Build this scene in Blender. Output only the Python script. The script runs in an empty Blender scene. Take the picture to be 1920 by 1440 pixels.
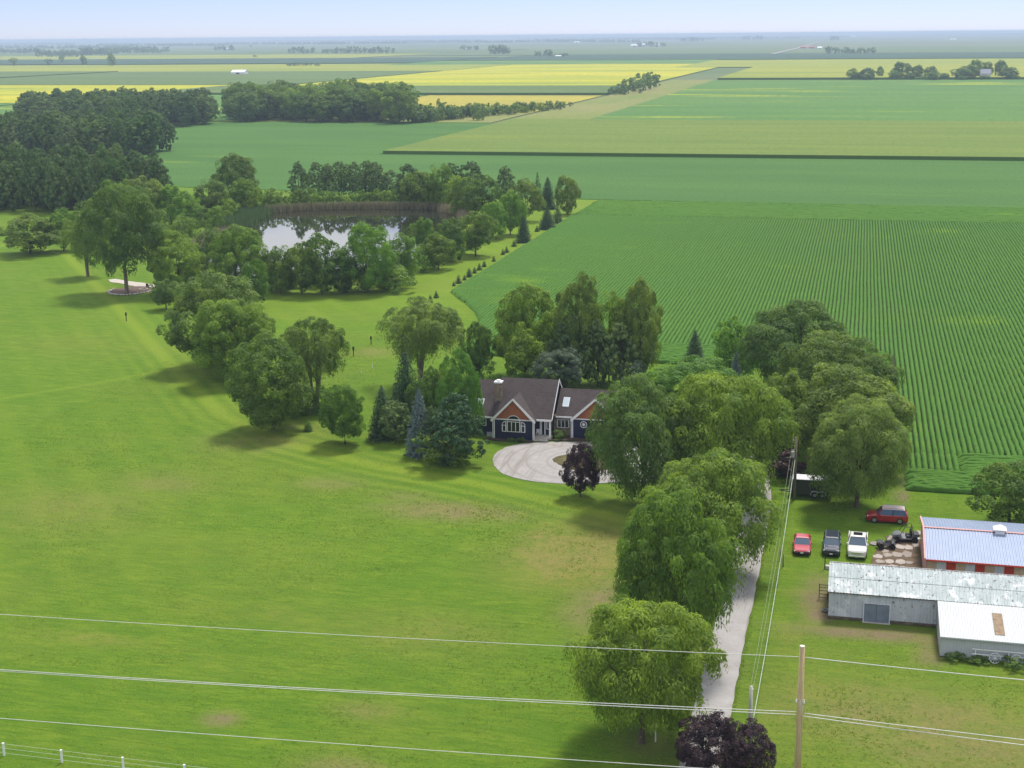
import bpy, math, random, zlib
import numpy as np
from mathutils import Matrix, Vector

R = math.radians
scene = bpy.context.scene
COL = scene.collection

# ------------------------------------------------------------------ camera
FPX, CAM_H = 2662.0, 54.0                       # focal length in photo pixels (1920 wide), drone height
YAW, PITCH, ROLL = R(13.77), R(13.80), R(0.54)
cam = bpy.data.cameras.new('camera')
cam.sensor_width = 36.0
cam.lens = 36.0 * FPX / 1920.0
cam.clip_start, cam.clip_end = 1.0, 200000.0
cam_ob = bpy.data.objects.new('camera', cam)
COL.objects.link(cam_ob)
CR = Matrix.Rotation(YAW, 3, 'Z') @ Matrix.Rotation(R(90) - PITCH, 3, 'X') @ Matrix.Rotation(-ROLL, 3, 'Z')
cam_ob.matrix_world = Matrix.Translation((0, 0, CAM_H)) @ CR.to_4x4()
scene.camera = cam_ob

# ------------------------------------------------------------------ sky, sun, exposure
SUN_AZ, SUN_EL = R(14), R(62)                   # azimuth clockwise from +Y
world = bpy.data.worlds.new('World')
scene.world = world
world.use_nodes = True
wn, wl = world.node_tree.nodes, world.node_tree.links
wn.clear()
sky = wn.new('ShaderNodeTexSky')
sky.sky_type = 'NISHITA'
sky.sun_disc = False
sky.sun_elevation = SUN_EL
sky.sun_rotation = SUN_AZ
sky.altitude = 0
sky.air_density = 0.62
sky.dust_density = 0.12
sky.ozone_density = 6.0
bg = wn.new('ShaderNodeBackground')
bg.inputs[1].default_value = 0.085
wo = wn.new('ShaderNodeOutputWorld')
# broken summer cloud over the whole sky above the hazy band at the horizon (the pond mirrors it)
tc = wn.new('ShaderNodeTexCoord')
sxyz = wn.new('ShaderNodeSeparateXYZ')
wl.new(tc.outputs['Generated'], sxyz.inputs[0])
zmx = wn.new('ShaderNodeMath'); zmx.operation = 'MAXIMUM'; zmx.inputs[1].default_value = 0.03
wl.new(sxyz.outputs[2], zmx.inputs[0])
dvx = wn.new('ShaderNodeMath'); dvx.operation = 'DIVIDE'
dvy = wn.new('ShaderNodeMath'); dvy.operation = 'DIVIDE'
wl.new(sxyz.outputs[0], dvx.inputs[0]); wl.new(zmx.outputs[0], dvx.inputs[1])
wl.new(sxyz.outputs[1], dvy.inputs[0]); wl.new(zmx.outputs[0], dvy.inputs[1])
cxy = wn.new('ShaderNodeCombineXYZ')
wl.new(dvx.outputs[0], cxy.inputs[0]); wl.new(dvy.outputs[0], cxy.inputs[1])
cn = wn.new('ShaderNodeTexNoise'); cn.inputs['Scale'].default_value = 0.55; cn.inputs['Detail'].default_value = 5
wl.new(cxy.outputs[0], cn.inputs['Vector'])
cm = wn.new('ShaderNodeMapRange'); cm.inputs[1].default_value = 0.36; cm.inputs[2].default_value = 0.60
wl.new(cn.outputs[0], cm.inputs[0])
ce = wn.new('ShaderNodeMapRange'); ce.inputs[1].default_value = 0.05; ce.inputs[2].default_value = 0.14
wl.new(sxyz.outputs[2], ce.inputs[0])
cmul = wn.new('ShaderNodeMath'); cmul.operation = 'MULTIPLY'
wl.new(cm.outputs[0], cmul.inputs[0]); wl.new(ce.outputs[0], cmul.inputs[1])
cmix = wn.new('ShaderNodeMix'); cmix.data_type = 'RGBA'
cmix.inputs[7].default_value = (9.2, 9.4, 9.8, 1)
wl.new(cmul.outputs[0], cmix.inputs[0])
tnt = wn.new('ShaderNodeMix'); tnt.data_type = 'RGBA'; tnt.blend_type = 'MULTIPLY'
tnt.inputs[0].default_value = 1.0
tnt.inputs[7].default_value = (0.90, 0.82, 0.96, 1)
wl.new(sky.outputs[0], tnt.inputs[6])
wl.new(tnt.outputs[2], cmix.inputs[6])
wl.new(cmix.outputs[2], bg.inputs[0])
wl.new(bg.outputs[0], wo.inputs[0])

sun = bpy.data.lights.new('sun', 'SUN')
sun.energy = 2.7
sun.angle = R(12.0)
sun.color = (1.0, 0.95, 0.86)
sun_ob = bpy.data.objects.new('sun', sun)
COL.objects.link(sun_ob)
sdir = Vector((math.sin(SUN_AZ) * math.cos(SUN_EL), math.cos(SUN_AZ) * math.cos(SUN_EL), math.sin(SUN_EL)))
sun_ob.rotation_euler = sdir.to_track_quat('Z', 'Y').to_euler()
sun_ob.location = (0, 0, 200)

vs = scene.view_settings
vs.view_transform = 'Standard'
vs.look = 'None'
vs.gamma = 1.0
vs.use_curve_mapping = False
vs.exposure = 0.76
HAZE_DENSITY = 1.15e-4

scene.render.engine = 'CYCLES'
cy = scene.cycles
cy.use_denoising = True
cy.max_bounces = 6
cy.diffuse_bounces = 2
cy.glossy_bounces = 3
cy.transmission_bounces = 3
cy.transparent_max_bounces = 6
cy.volume_bounces = 0
cy.caustics_reflective = False
cy.caustics_refractive = False

# ------------------------------------------------------------------ where a photo pixel meets the ground
CRN = np.array(CR)


def G(px, py, z=0.0):
    d = CRN @ np.array([(px - 960) / FPX, -(py - 720) / FPX, -1.0])
    t = (z - CAM_H) / d[2]
    return Vector((t * d[0], t * d[1], z))


def GV(px, py, v):
    d = CRN @ np.array([(px - 960) / FPX, -(py - 720) / FPX, -1.0])
    t = v / d[1]
    return t * d[0], CAM_H + t * d[2]


def proj(p):
    q = CRN.T @ (np.array(p, float) - np.array([0, 0, CAM_H]))
    return 960 + FPX * q[0] / -q[2], 720 - FPX * q[1] / -q[2], -q[2]


def px_per_m(p):
    return FPX / proj(p)[2]


def height_at(p, top):
    lo, hi = 0.0, 60.0
    for _ in range(30):
        m = (lo + hi) / 2
        if proj((p[0], p[1], m))[1] > top:
            lo = m
        else:
            hi = m
    return lo


# ------------------------------------------------------------------ object helpers
def tag(o, label=None, cat=None, group=None, kind=None):
    if label: o['label'] = label
    if cat: o['category'] = cat
    if group: o['group'] = group
    if kind: o['kind'] = kind
    return o


def empty(name, loc, rz=0.0):
    o = bpy.data.objects.new(name, None)
    COL.objects.link(o)
    o.location = loc
    o.rotation_euler = (0, 0, rz)
    o.empty_display_size = 0.2
    return o


def link(name, me, parent=None):
    o = bpy.data.objects.new(name, me)
    COL.objects.link(o)
    o.parent = parent
    return o


def np_mesh(name, verts, faces, m, attr=None, smooth=False):
    """verts (N,3), faces (M,k) arrays -> mesh; attr = {name: per-vertex float or rgb array}"""
    verts = np.asarray(verts, np.float32)
    faces = np.asarray(faces, np.int32)
    me = bpy.data.meshes.new(name)
    k = faces.shape[1]
    me.vertices.add(len(verts))
    me.vertices.foreach_set('co', verts.ravel())
    me.loops.add(faces.size)
    me.loops.foreach_set('vertex_index', faces.ravel())
    me.polygons.add(len(faces))
    me.polygons.foreach_set('loop_start', np.arange(0, faces.size, k, dtype=np.int32))
    me.polygons.foreach_set('loop_total', np.full(len(faces), k, np.int32))
    me.update(calc_edges=True)
    if smooth:
        me.polygons.foreach_set('use_smooth', np.ones(len(faces), bool))
    for an, av in (attr or {}).items():
        av = np.asarray(av, np.float32)
        if av.ndim == 1:
            a = me.attributes.new(an, 'FLOAT', 'POINT')
            a.data.foreach_set('value', av)
        else:
            a = me.attributes.new(an, 'FLOAT_COLOR', 'POINT')
            c = np.ones((len(av), 4), np.float32)
            c[:, :3] = av
            a.data.foreach_set('color', c.ravel())
    me.materials.append(m)
    return me


class MB:
    """collects boxes, polygons and tubes; build() links them as one mesh object"""

    def __init__(self):
        self.v, self.f = [], []

    def add(self, vs_, fs):
        n = len(self.v)
        self.v += [tuple(p) for p in vs_]
        self.f += [tuple(i + n for i in f) for f in fs]
        return self

    def box(self, x0, x1, y0, y1, z0, z1):
        return self.add([(x0, y0, z0), (x1, y0, z0), (x1, y1, z0), (x0, y1, z0), (x0, y0, z1), (x1, y0, z1), (x1, y1, z1), (x0, y1, z1)],
                        [(0, 3, 2, 1), (4, 5, 6, 7), (0, 1, 5, 4), (1, 2, 6, 5), (2, 3, 7, 6), (3, 0, 4, 7)])

    def prism(self, poly, d):
        """polygon (list of 3d points) swept by vector d"""
        n = len(poly)
        a = [Vector(p) for p in poly]
        b = [p + Vector(d) for p in a]
        return self.add(a + b, [tuple(range(n))[::-1], tuple(range(n, 2 * n))] + [(i, (i + 1) % n, n + (i + 1) % n, n + i) for i in range(n)])

    def bar(self, p0, p1, w, h, up=(0, 0, 1)):
        p0, p1 = Vector(p0), Vector(p1)
        t = (p1 - p0).normalized()
        s = t.cross(Vector(up))
        if s.length < 1e-4: s = t.cross(Vector((0, 1, 0)))
        s.normalize()
        u = s.cross(t)
        q = [s * w / 2 + u * h / 2, -s * w / 2 + u * h / 2, -s * w / 2 - u * h / 2, s * w / 2 - u * h / 2]
        return self.add([p0 + k for k in q] + [p1 + k for k in q], [(0, 1, 2, 3), (7, 6, 5, 4), (0, 4, 5, 1), (1, 5, 6, 2), (2, 6, 7, 3), (3, 7, 4, 0)])

    def tube(self, pts, rad, n=8):
        pts = [Vector(p) for p in pts]
        if not hasattr(rad, '__len__'): rad = [rad] * len(pts)
        base = len(self.v)
        for i, p in enumerate(pts):
            t = (pts[min(i + 1, len(pts) - 1)] - pts[max(i - 1, 0)]).normalized()
            s = t.cross(Vector((0, 0, 1)))
            if s.length < 0.05: s = t.cross(Vector((0, 1, 0)))
            s.normalize()
            u = s.cross(t)
            for k in range(n):
                a = 2 * math.pi * k / n
                self.v.append(tuple(p + (s * math.cos(a) + u * math.sin(a)) * rad[i]))
        for i in range(len(pts) - 1):
            for k in range(n):
                a, b = base + i * n + k, base + i * n + (k + 1) % n
                self.f.append((a, b, b + n, a + n))
        self.f.append(tuple(base + k for k in range(n))[::-1])
        self.f.append(tuple(base + (len(pts) - 1) * n + k for k in range(n)))
        return self

    def cyl(self, c, axis, r, h, n=16):
        c, axis = Vector(c), Vector(axis).normalized()
        return self.tube([c - axis * h / 2, c + axis * h / 2], r, n)

    def loft(self, sections):
        n = len(sections[0])
        base = len(self.v)
        for s in sections: self.v += [tuple(p) for p in s]
        for i in range(len(sections) - 1):
            for k in range(n):
                a, b = base + i * n + k, base + i * n + (k + 1) % n
                self.f.append((a, b, b + n, a + n))
        self.f.append(tuple(base + k for k in range(n))[::-1])
        self.f.append(tuple(base + (len(sections) - 1) * n + k for k in range(n)))
        return self

    def mesh(self, name, m, bevel=0.0, smooth=False):
        me = bpy.data.meshes.new(name)
        me.from_pydata(self.v, [], self.f)
        me.validate()
        import bmesh
        bm = bmesh.new()
        bm.from_mesh(me)
        bmesh.ops.recalc_face_normals(bm, faces=bm.faces)
        if bevel > 0:
            bmesh.ops.bevel(bm, geom=list(bm.edges), offset=bevel, segments=1, affect='EDGES', profile=0.5, clamp_overlap=True)
        bm.to_mesh(me)
        bm.free()
        if smooth:
            for p in me.polygons: p.use_smooth = True
        me.materials.append(m)
        return me

    def build(self, name, m, parent=None, bevel=0.0, smooth=False):
        return link(name, self.mesh(name, m, bevel, smooth), parent)


# ------------------------------------------------------------------ material helpers
MATS = {}


def new_mat(name):
    m = bpy.data.materials.new(name)
    m.use_nodes = True
    nt = m.node_tree
    nt.nodes.clear()
    out = nt.nodes.new('ShaderNodeOutputMaterial')
    return m, nt, out


def node(nt, typ, **kw):
    n = nt.nodes.new(typ)
    for k, v in kw.items():
        if k.startswith('i_'):
            n.inputs[k[2:].replace('_', ' ')].default_value = v
        else:
            setattr(n, k, v)
    return n


def rgba(c): return (c[0], c[1], c[2], 1.0)


def mixc(nt, fac, a, b, blend='MIX'):
    n = nt.nodes.new('ShaderNodeMix')
    n.data_type = 'RGBA'
    n.blend_type = blend
    for idx, val in ((0, fac), (6, a), (7, b)):
        if hasattr(val, 'is_linked') or isinstance(val, bpy.types.NodeSocket):
            nt.links.new(val, n.inputs[idx])
        elif idx == 0:
            n.inputs[0].default_value = val
        else:
            n.inputs[idx].default_value = rgba(val)
    return n.outputs[2]


def noise(nt, vec, scale, detail=3.0, rough=0.55, dist=0.0):
    n = nt.nodes.new('ShaderNodeTexNoise')
    n.inputs['Scale'].default_value = scale
    n.inputs['Detail'].default_value = detail
    n.inputs['Roughness'].default_value = rough
    n.inputs['Distortion'].default_value = dist
    if vec is not None: nt.links.new(vec, n.inputs['Vector'])
    return n.outputs[0]


def ramp(nt, fac, lo, hi):
    n = nt.nodes.new('ShaderNodeMapRange')
    n.clamp = True
    nt.links.new(fac, n.inputs[0])
    n.inputs[1].default_value = lo
    n.inputs[2].default_value = hi
    return n.outputs[0]


def mapping(nt, vec, scale=(1, 1, 1), rot=(0, 0, 0)):
    n = nt.nodes.new('ShaderNodeMapping')
    n.inputs['Scale'].default_value = scale
    n.inputs['Rotation'].default_value = rot
    nt.links.new(vec, n.inputs['Vector'])
    return n.outputs[0]


def position(nt):
    return nt.nodes.new('ShaderNodeNewGeometry').outputs['Position']


def objcoord(nt):
    return nt.nodes.new('ShaderNodeTexCoord').outputs['Object']


def bump(nt, h, strength, dist):
    b = nt.nodes.new('ShaderNodeBump')
    b.inputs['Strength'].default_value = strength
    b.inputs['Distance'].default_value = dist
    nt.links.new(h, b.inputs['Height'])
    return b.outputs[0]


def principled(nt, out, col, rough=0.8, spec=0.3, metal=0.0, normal=None):
    p = nt.nodes.new('ShaderNodeBsdfPrincipled')
    if isinstance(col, bpy.types.NodeSocket): nt.links.new(col, p.inputs['Base Color'])
    else: p.inputs['Base Color'].default_value = rgba(col)
    if isinstance(rough, bpy.types.NodeSocket): nt.links.new(rough, p.inputs['Roughness'])
    else: p.inputs['Roughness'].default_value = rough
    p.inputs['Specular IOR Level'].default_value = spec
    p.inputs['Metallic'].default_value = metal
    if normal is not None: nt.links.new(normal, p.inputs['Normal'])
    if out is not None: nt.links.new(p.outputs[0], out.inputs[0])
    return p


def plain(name, col, rough=0.7, spec=0.3, metal=0.0, var=0.15, scale=1.5, dirt=None):
    """base colour with soft procedural variation"""
    if name in MATS: return MATS[name]
    m, nt, out = new_mat(name)
    oc = objcoord(nt)
    n1 = noise(nt, oc, scale, 4)
    c = mixc(nt, ramp(nt, n1, 0.3, 0.7), tuple(x * (1 - var) for x in col), tuple(min(1, x * (1 + var)) for x in col))
    if dirt:
        c = mixc(nt, ramp(nt, noise(nt, oc, scale * 2.3, 5, 0.7), 0.56, 0.72), c, dirt)
    principled(nt, out, c, rough, spec, metal)
    MATS[name] = m
    return m


def leaf_mat(name, dark, mid, light, trans=0.42, tcol=None):
    if name in MATS: return MATS[name]
    m, nt, out = new_mat(name)
    a = node(nt, 'ShaderNodeAttribute', attribute_name='lv')
    oi = node(nt, 'ShaderNodeObjectInfo')
    c = mixc(nt, ramp(nt, a.outputs['Fac'], 0.0, 0.55), dark, mid)
    c = mixc(nt, ramp(nt, a.outputs['Fac'], 0.5, 1.0), c, light)
    hs = node(nt, 'ShaderNodeHueSaturation')
    nt.links.new(c, hs.inputs['Color'])
    mr = node(nt, 'ShaderNodeMapRange')
    nt.links.new(oi.outputs['Random'], mr.inputs[0])
    mr.inputs[3].default_value = 0.85
    mr.inputs[4].default_value = 1.18
    nt.links.new(mr.outputs[0], hs.inputs['Value'])
    mh = node(nt, 'ShaderNodeMapRange')
    nt.links.new(oi.outputs['Random'], mh.inputs[0])
    mh.inputs[3].default_value = 0.515
    mh.inputs[4].default_value = 0.487
    nt.links.new(mh.outputs[0], hs.inputs['Hue'])
    p = principled(nt, None, hs.outputs[0], 0.62, 0.25)
    t = node(nt, 'ShaderNodeBsdfTranslucent')
    tc = mixc(nt, 1.0, hs.outputs[0], tcol or (1.7, 1.6, 0.75), 'MULTIPLY')
    nt.links.new(tc, t.inputs[0])
    mx = node(nt, 'ShaderNodeMixShader')
    mx.inputs[0].default_value = trans
    nt.links.new(p.outputs[0], mx.inputs[1])
    nt.links.new(t.outputs[0], mx.inputs[2])
    nt.links.new(mx.outputs[0], out.inputs[0])
    MATS[name] = m
    return m


M_BARK = plain('bark', (0.13, 0.10, 0.075), 0.9, 0.1, var=0.35, scale=4)
M_BARK_PALE = plain('bark_pale', (0.22, 0.18, 0.13), 0.9, 0.1, var=0.35, scale=4)
M_LEAF = {
    'willow': leaf_mat('leaf_willow', (0.086, 0.153, 0.026), (0.155, 0.245, 0.034), (0.265, 0.376, 0.046)),
    'willow_grey': leaf_mat('leaf_willow_grey', (0.081, 0.144, 0.038), (0.133, 0.214, 0.049), (0.208, 0.297, 0.063)),
    'green': leaf_mat('leaf_green', (0.078, 0.150, 0.027), (0.138, 0.239, 0.034), (0.237, 0.358, 0.044)),
    'dark': leaf_mat('leaf_dark', (0.058, 0.117, 0.025), (0.104, 0.184, 0.032), (0.190, 0.289, 0.042)),
    'bright': leaf_mat('leaf_bright', (0.078, 0.168, 0.025), (0.134, 0.261, 0.034), (0.213, 0.360, 0.048)),
    'olive': leaf_mat('leaf_olive', (0.085, 0.144, 0.034), (0.140, 0.214, 0.044), (0.232, 0.310, 0.055)),
    'spruce': leaf_mat('leaf_spruce', (0.031, 0.074, 0.030), (0.057, 0.118, 0.044), (0.093, 0.166, 0.056), 0.12),
    'spruce_blue': leaf_mat('leaf_spruce_blue', (0.09, 0.14, 0.13), (0.14, 0.20, 0.185), (0.21, 0.275, 0.255), 0.10, (1.1, 1.2, 1.1)),
    'pine': leaf_mat('leaf_pine', (0.064, 0.122, 0.046), (0.116, 0.192, 0.063), (0.190, 0.269, 0.077), 0.25),
    'bluegreen': leaf_mat('leaf_bluegreen', (0.061, 0.101, 0.057), (0.098, 0.146, 0.081), (0.134, 0.185, 0.104), 0.15, (1.1, 1.2, 1.0)),
    'purple': leaf_mat('leaf_purple', (0.028, 0.018, 0.024), (0.050, 0.030, 0.038), (0.085, 0.050, 0.055), 0.2, (1.6, 0.9, 0.9)),
    'red_dark': leaf_mat('leaf_red_dark', (0.040, 0.022, 0.024), (0.06, 0.034, 0.032), (0.08, 0.05, 0.04), 0.2, (1.6, 0.9, 0.9)),
    'far': leaf_mat('leaf_far', (0.060, 0.128, 0.034), (0.100, 0.187, 0.042), (0.151, 0.243, 0.049), 0.3),
    'yellow': leaf_mat('leaf_yellow', (0.12, 0.17, 0.02), (0.22, 0.26, 0.03), (0.35, 0.34, 0.05)),
}

# ------------------------------------------------------------------ foliage builders (numpy, unit tree: height 1, crown width 1)


def unit(v):
    return v / np.maximum(np.linalg.norm(v, axis=-1, keepdims=True), 1e-9)


def cards(c, nrm, long_, size, aspect, lv):
    """rhombus leaf cards at c, facing nrm, long axis near long_"""
    nrm = unit(nrm)
    t = unit(long_ - nrm * np.sum(long_ * nrm, axis=1, keepdims=True))
    b = np.cross(nrm, t)
    s = size[:, None]
    a = (size * aspect)[:, None]
    v = np.stack([c - t * s, c + b * a - t * s * 0.15, c + t * s, c - b * a - t * s * 0.15], axis=1).reshape(-1, 3)
    f = np.arange(len(v)).reshape(-1, 4)
    return v, f, np.repeat(lv, 4)


def make_lobes(rng, n, zb, top_w=0.9, spread=0.62, rlo=0.17, rhi=0.27):
    zc, rz = (1 + zb) / 2, (1 - zb) / 2
    L = []
    for i in range(n):
        y = 1 - 2 * (i + 0.5) / n
        th = i * 2.39996 + rng.uniform(-.5, .5)
        rr = math.sqrt(max(0, 1 - y * y))
        r = rng.uniform(rlo, rhi)
        k = spread * rng.uniform(.8, 1.15)
        w = 1.0 if y < 0 else (top_w * y + (1 - y))
        L.append((rr * math.cos(th) * k * .5 * w * 1.05, rr * math.sin(th) * k * .5 * w * 1.05, zc + y * rz * k * .98, r))
    L.append((0, 0, zc + rz * .35, .27))
    L.append((0, 0, zc - rz * .25, .27))
    L = np.array(L)
    # keep the crown inside its unit box
    L[:, 2] = np.minimum(L[:, 2], 1 - L[:, 3] * rz * 1.6)
    return L, zc, rz


def crown_broad(seed, zb=0.2, n_lobes=12, n_sub=150, per=200, leaf=0.0118, sub_r=0.085, droop=0.0, strands=False, top_w=0.9,
                rlo=0.15, rhi=0.25, spread=0.66, sub_sd=0.25, gap=0.85, flat=0.8):
    """big lobes carry many small domes of leaves, so light tops and dark gaps show"""
    rng = np.random.default_rng(seed)
    L, zc, rz = make_lobes(rng, n_lobes, zb, top_w, spread, rlo, rhi)
    zs = 0.75 + 0.5 * rz
    C, N, Rr = [], [], []
    tries = 0
    while len(C) < n_sub and tries < n_sub * 60:
        tries += 1
        l = L[rng.integers(len(L))]
        out = np.array([l[0], l[1], (l[2] - zc) * .7])
        d = rng.normal(size=3) + out / (np.linalg.norm(out) + 1e-6) * 0.6 + np.array([0, 0, 0.25])
        d /= np.linalg.norm(d)
        p = l[:3] + d * l[3] * np.array([1, 1, zs]) * (rng.uniform(.9, 1.08) if rng.uniform() > .10 else rng.uniform(1.15, 1.38))
        if p[2] < zb * .6: continue
        q = (p - L[:, :3]) / (L[:, 3:4] * np.array([1, 1, zs]))
        if np.any(np.linalg.norm(q, axis=1) < 0.62): continue
        r = sub_r * np.exp(rng.normal() * sub_sd)
        if C and np.min(np.linalg.norm(np.array(C) - p, axis=1)) < sub_r * gap * (.6 if tries > n_sub * 30 else 1): continue
        C.append(p)
        N.append(d)
        Rr.append(r)
    C, N, Rr = np.array(C), np.array(N), np.array(Rr)
    n = len(C)
    lvc = rng.uniform(0, .55, n)
    rep = np.repeat(np.arange(n), per)
    m = len(rep)
    nn, rr, cc = N[rep], Rr[rep][:, None], C[rep]
    d = unit(rng.normal(size=(m, 3)) + nn * .75 + np.array([0, 0, .45]))
    rad = rng.uniform(.55, 1.08, (m, 1)) ** .5
    pos = cc + d * rr * rad * np.array([1, 1, flat])
    pos += rng.normal(size=(m, 3)) * sub_r * .07
    lv = np.clip(lvc[rep] + rng.uniform(0, .45, m), 0, 1)
    nrm = unit(d + np.array([0, 0, .25]) + rng.normal(size=(m, 3)) * .38)
    size = leaf * rng.uniform(.65, 1.4, m)
    if strands:
        # outer leaves hang: pull the lower rim down in strings
        hang = np.clip(.55 - d[:, 2], 0, 1) * droop * rng.uniform(0, 1, m) ** 1.6
        pos[:, 2] -= hang * sub_r * 1.15
        pos[:, :2] += d[:, :2] * hang[:, None] * sub_r * .22
        down = np.array([0, 0, -1.0]) * (0.35 + hang[:, None]) + d * np.array([1, 1, .2]) * .6 + rng.normal(size=(m, 3)) * .28
        v, f, a = cards(pos, unit(nrm * np.array([1, 1, .8])), down, size * 1.35, 0.33, lv)
    else:
        v, f, a = cards(pos, nrm, rng.normal(size=(m, 3)), size, 0.62, lv)
    # fit the crown to its unit box
    lo, hi = np.percentile(v, .4, axis=0), np.percentile(v, 99.6, axis=0)
    k = 1.0 / np.max((hi - lo)[:2])
    mid = (lo + hi) / 2
    def fit(p):
        q = np.array(p, float)
        q[..., 0] = (q[..., 0] - mid[0]) * k
        q[..., 1] = (q[..., 1] - mid[1]) * k
        q[..., 2] = zb * .8 + (q[..., 2] - lo[2]) / (hi[2] - lo[2]) * (1 - zb * .8)
        return q
    v = fit(v)
    L[:, :3] = fit(L[:, :3])
    return (v, f, a), L, zc


def crown_spruce(seed, levels=24, branches=11, per=11, zb=0.03, power=0.66, leaf=0.03, lop=0.12):
    rng = np.random.default_rng(seed)
    P, N, T, S, A = [], [], [], [], []
    for i in range(levels):
        h = zb + (1 - zb) * (i / (levels - 1)) ** 0.92
        rad = 0.5 * (1 - h) ** power + .012
        nb = max(4, int(branches * (0.45 + 0.55 * (1 - h))))
        for b in range(nb):
            th = 2 * math.pi * (b + rng.uniform(-.4, .4)) / nb + i * .7
            L = rad * rng.uniform(.8, 1.12)
            lv = rng.uniform(0, .6)
            d = np.array([math.cos(th), math.sin(th), 0])
            k = max(3, int(per * (.35 + .65 * L / .5)))
            for j in range(k):
                t = .22 + .78 * (j + rng.uniform(0, .9)) / k
                side = rng.normal() * .16 * L * (1.15 - t)
                p = d * L * t + np.array([-d[1], d[0], 0]) * side
                z = h - lop * L * 2 * t + .10 * L * t * t * 2 + rng.normal() * .006
                P.append((p[0], p[1], max(z, .005)))
                N.append(np.array([0, 0, 1.0]) + d * .55 + rng.normal(size=3) * .4)
                T.append(d + np.array([-d[1], d[0], 0]) * np.sign(side) * .6 + np.array([0, 0, -.25]))
                S.append(leaf * rng.uniform(.7, 1.3) * (.55 + .45 * (1 - h)))
                A.append(min(1, lv + rng.uniform(0, .4)))
    return cards(np.array(P), np.array(N), np.array(T), np.array(S), .45, np.array(A))


def trunk_mb(seed, L, zb, r=0.022, stems=1, limbs=7, spread=0.05, mid=0.45):
    rng = random.Random(seed)
    mb = MB()
    order = list(range(len(L)))
    rng.shuffle(order)
    for s in range(stems):
        a = 2 * math.pi * s / max(1, stems) + rng.uniform(0, 1)
        lean = 0 if stems == 1 else spread
        b0 = Vector((math.cos(a) * lean * .35, math.sin(a) * lean * .35, -0.012))
        fork = Vector((math.cos(a) * lean * 1.6 + rng.uniform(-.015, .015), math.sin(a) * lean * 1.6 + rng.uniform(-.015, .015), zb + (1 - zb) * mid * .45))
        rr = r if stems == 1 else r * .62
        mb.tube([b0, b0.lerp(fork, .06), b0.lerp(fork, .5) + Vector((rng.uniform(-.01, .01), rng.uniform(-.01, .01), 0)), fork], [rr * 1.5, rr * 1.1, rr * .92, rr * .72], 8)
        top = Vector((fork.x, fork.y, .86))
        mb.tube([fork, fork.lerp(top, .5) + Vector((rng.uniform(-.03, .03), rng.uniform(-.03, .03), 0)), top], [rr * .72, rr * .42, rr * .12], 6)
        for k in range(limbs // stems + (1 if stems > 1 else 0)):
            l = L[order[(k + s * 3) % len(order)]]
            e = Vector(l[:3])
            st = b0.lerp(fork, rng.uniform(.72, 1.0))
            if e.z < st.z + .02: st = b0.lerp(fork, .6)
            md = st.lerp(e, .5) + Vector((0, 0, .035))
            mb.tube([st, md, e, e + Vector((e.x * .2, e.y * .2, .03))], [rr * .5, rr * .33, rr * .17, rr * .06], 5)
    return mb


PROTO = {}


def proto(key):
    """(trunk mesh, crown meshes by leaf material are made on demand)"""
    return PROTO[key]


def add_proto(key, crown, trunk, bark=None):
    PROTO[key] = dict(crown=crown, trunk=trunk.mesh('trunk_' + key, bark or M_BARK, smooth=True), made={})


def broad_proto(key, seed, stems=1, r=0.02, limbs=7, bark=None, trunk_spread=.05, **kw):
    cr, L, zc = crown_broad(seed, **kw)
    add_proto(key, cr, trunk_mb(seed, L, kw.get('zb', .2), r, stems, limbs, trunk_spread), bark)


for i, (sd, zb) in enumerate(((11, .14), (12, .16), (13, .12))):
    broad_proto('willow%d' % i, sd, zb=zb, n_lobes=15, n_sub=210, per=230, leaf=0.0115, sub_r=0.085, droop=1.5, strands=True, r=.024)
for i, (sd, zb) in enumerate(((21, .12), (22, .10), (23, .18), (24, .15))):
    broad_proto('broad%d' % i, sd, zb=zb, n_lobes=14, n_sub=180, per=200, leaf=0.0125, sub_r=0.085, r=.02)
broad_proto('open0', 31, zb=.42, n_lobes=13, n_sub=130, per=180, leaf=0.012, sub_r=0.075, droop=.9, strands=True, stems=5, r=.03, limbs=12, trunk_spread=.06, rlo=.12, rhi=.19, spread=.72, bark=M_BARK_PALE)
broad_proto('open1', 32, zb=.36, n_lobes=13, n_sub=150, per=200, leaf=0.0118, sub_r=0.08, droop=2.0, strands=True, stems=3, r=.03, limbs=10, trunk_spread=.04, rlo=.13, rhi=.2, spread=.72, bark=M_BARK_PALE)
broad_proto('open2', 33, zb=.28, n_lobes=14, n_sub=165, per=190, leaf=0.012, sub_r=0.078, droop=.7, strands=True, r=.022, limbs=10, rlo=.13, rhi=.21, spread=.72, bark=M_BARK_PALE)
for i, (sd, zb) in enumerate(((41, .08), (42, .12), (43, .06), (44, .20), (45, .10))):
    broad_proto('mid%d' % i, sd, zb=zb, n_lobes=12, n_sub=105, per=95, leaf=0.022, sub_r=0.105, r=.02, limbs=5)
for i, sd in enumerate((51, 52, 53)):
    broad_proto('shrub%d' % i, sd, zb=.02, n_lobes=8, n_sub=42, per=60, leaf=0.030, sub_r=0.13, r=.015, limbs=4, top_w=1.0)
for i, sd in enumerate((61, 62, 63, 64)):
    broad_proto('far%d' % i, sd, zb=.06, n_lobes=7, n_sub=24, per=34, leaf=0.055, sub_r=0.16, r=.02, limbs=3)
for i, (sd, zb) in enumerate(((71, .08), (72, .12), (73, .06), (74, .16))):
    broad_proto('pine%d' % i, sd, zb=zb, n_lobes=20, n_sub=190, per=56, leaf=0.0195, sub_r=0.062, top_w=.25, rlo=.09, rhi=.16, spread=.78, flat=.5, r=.022, limbs=6)
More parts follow.
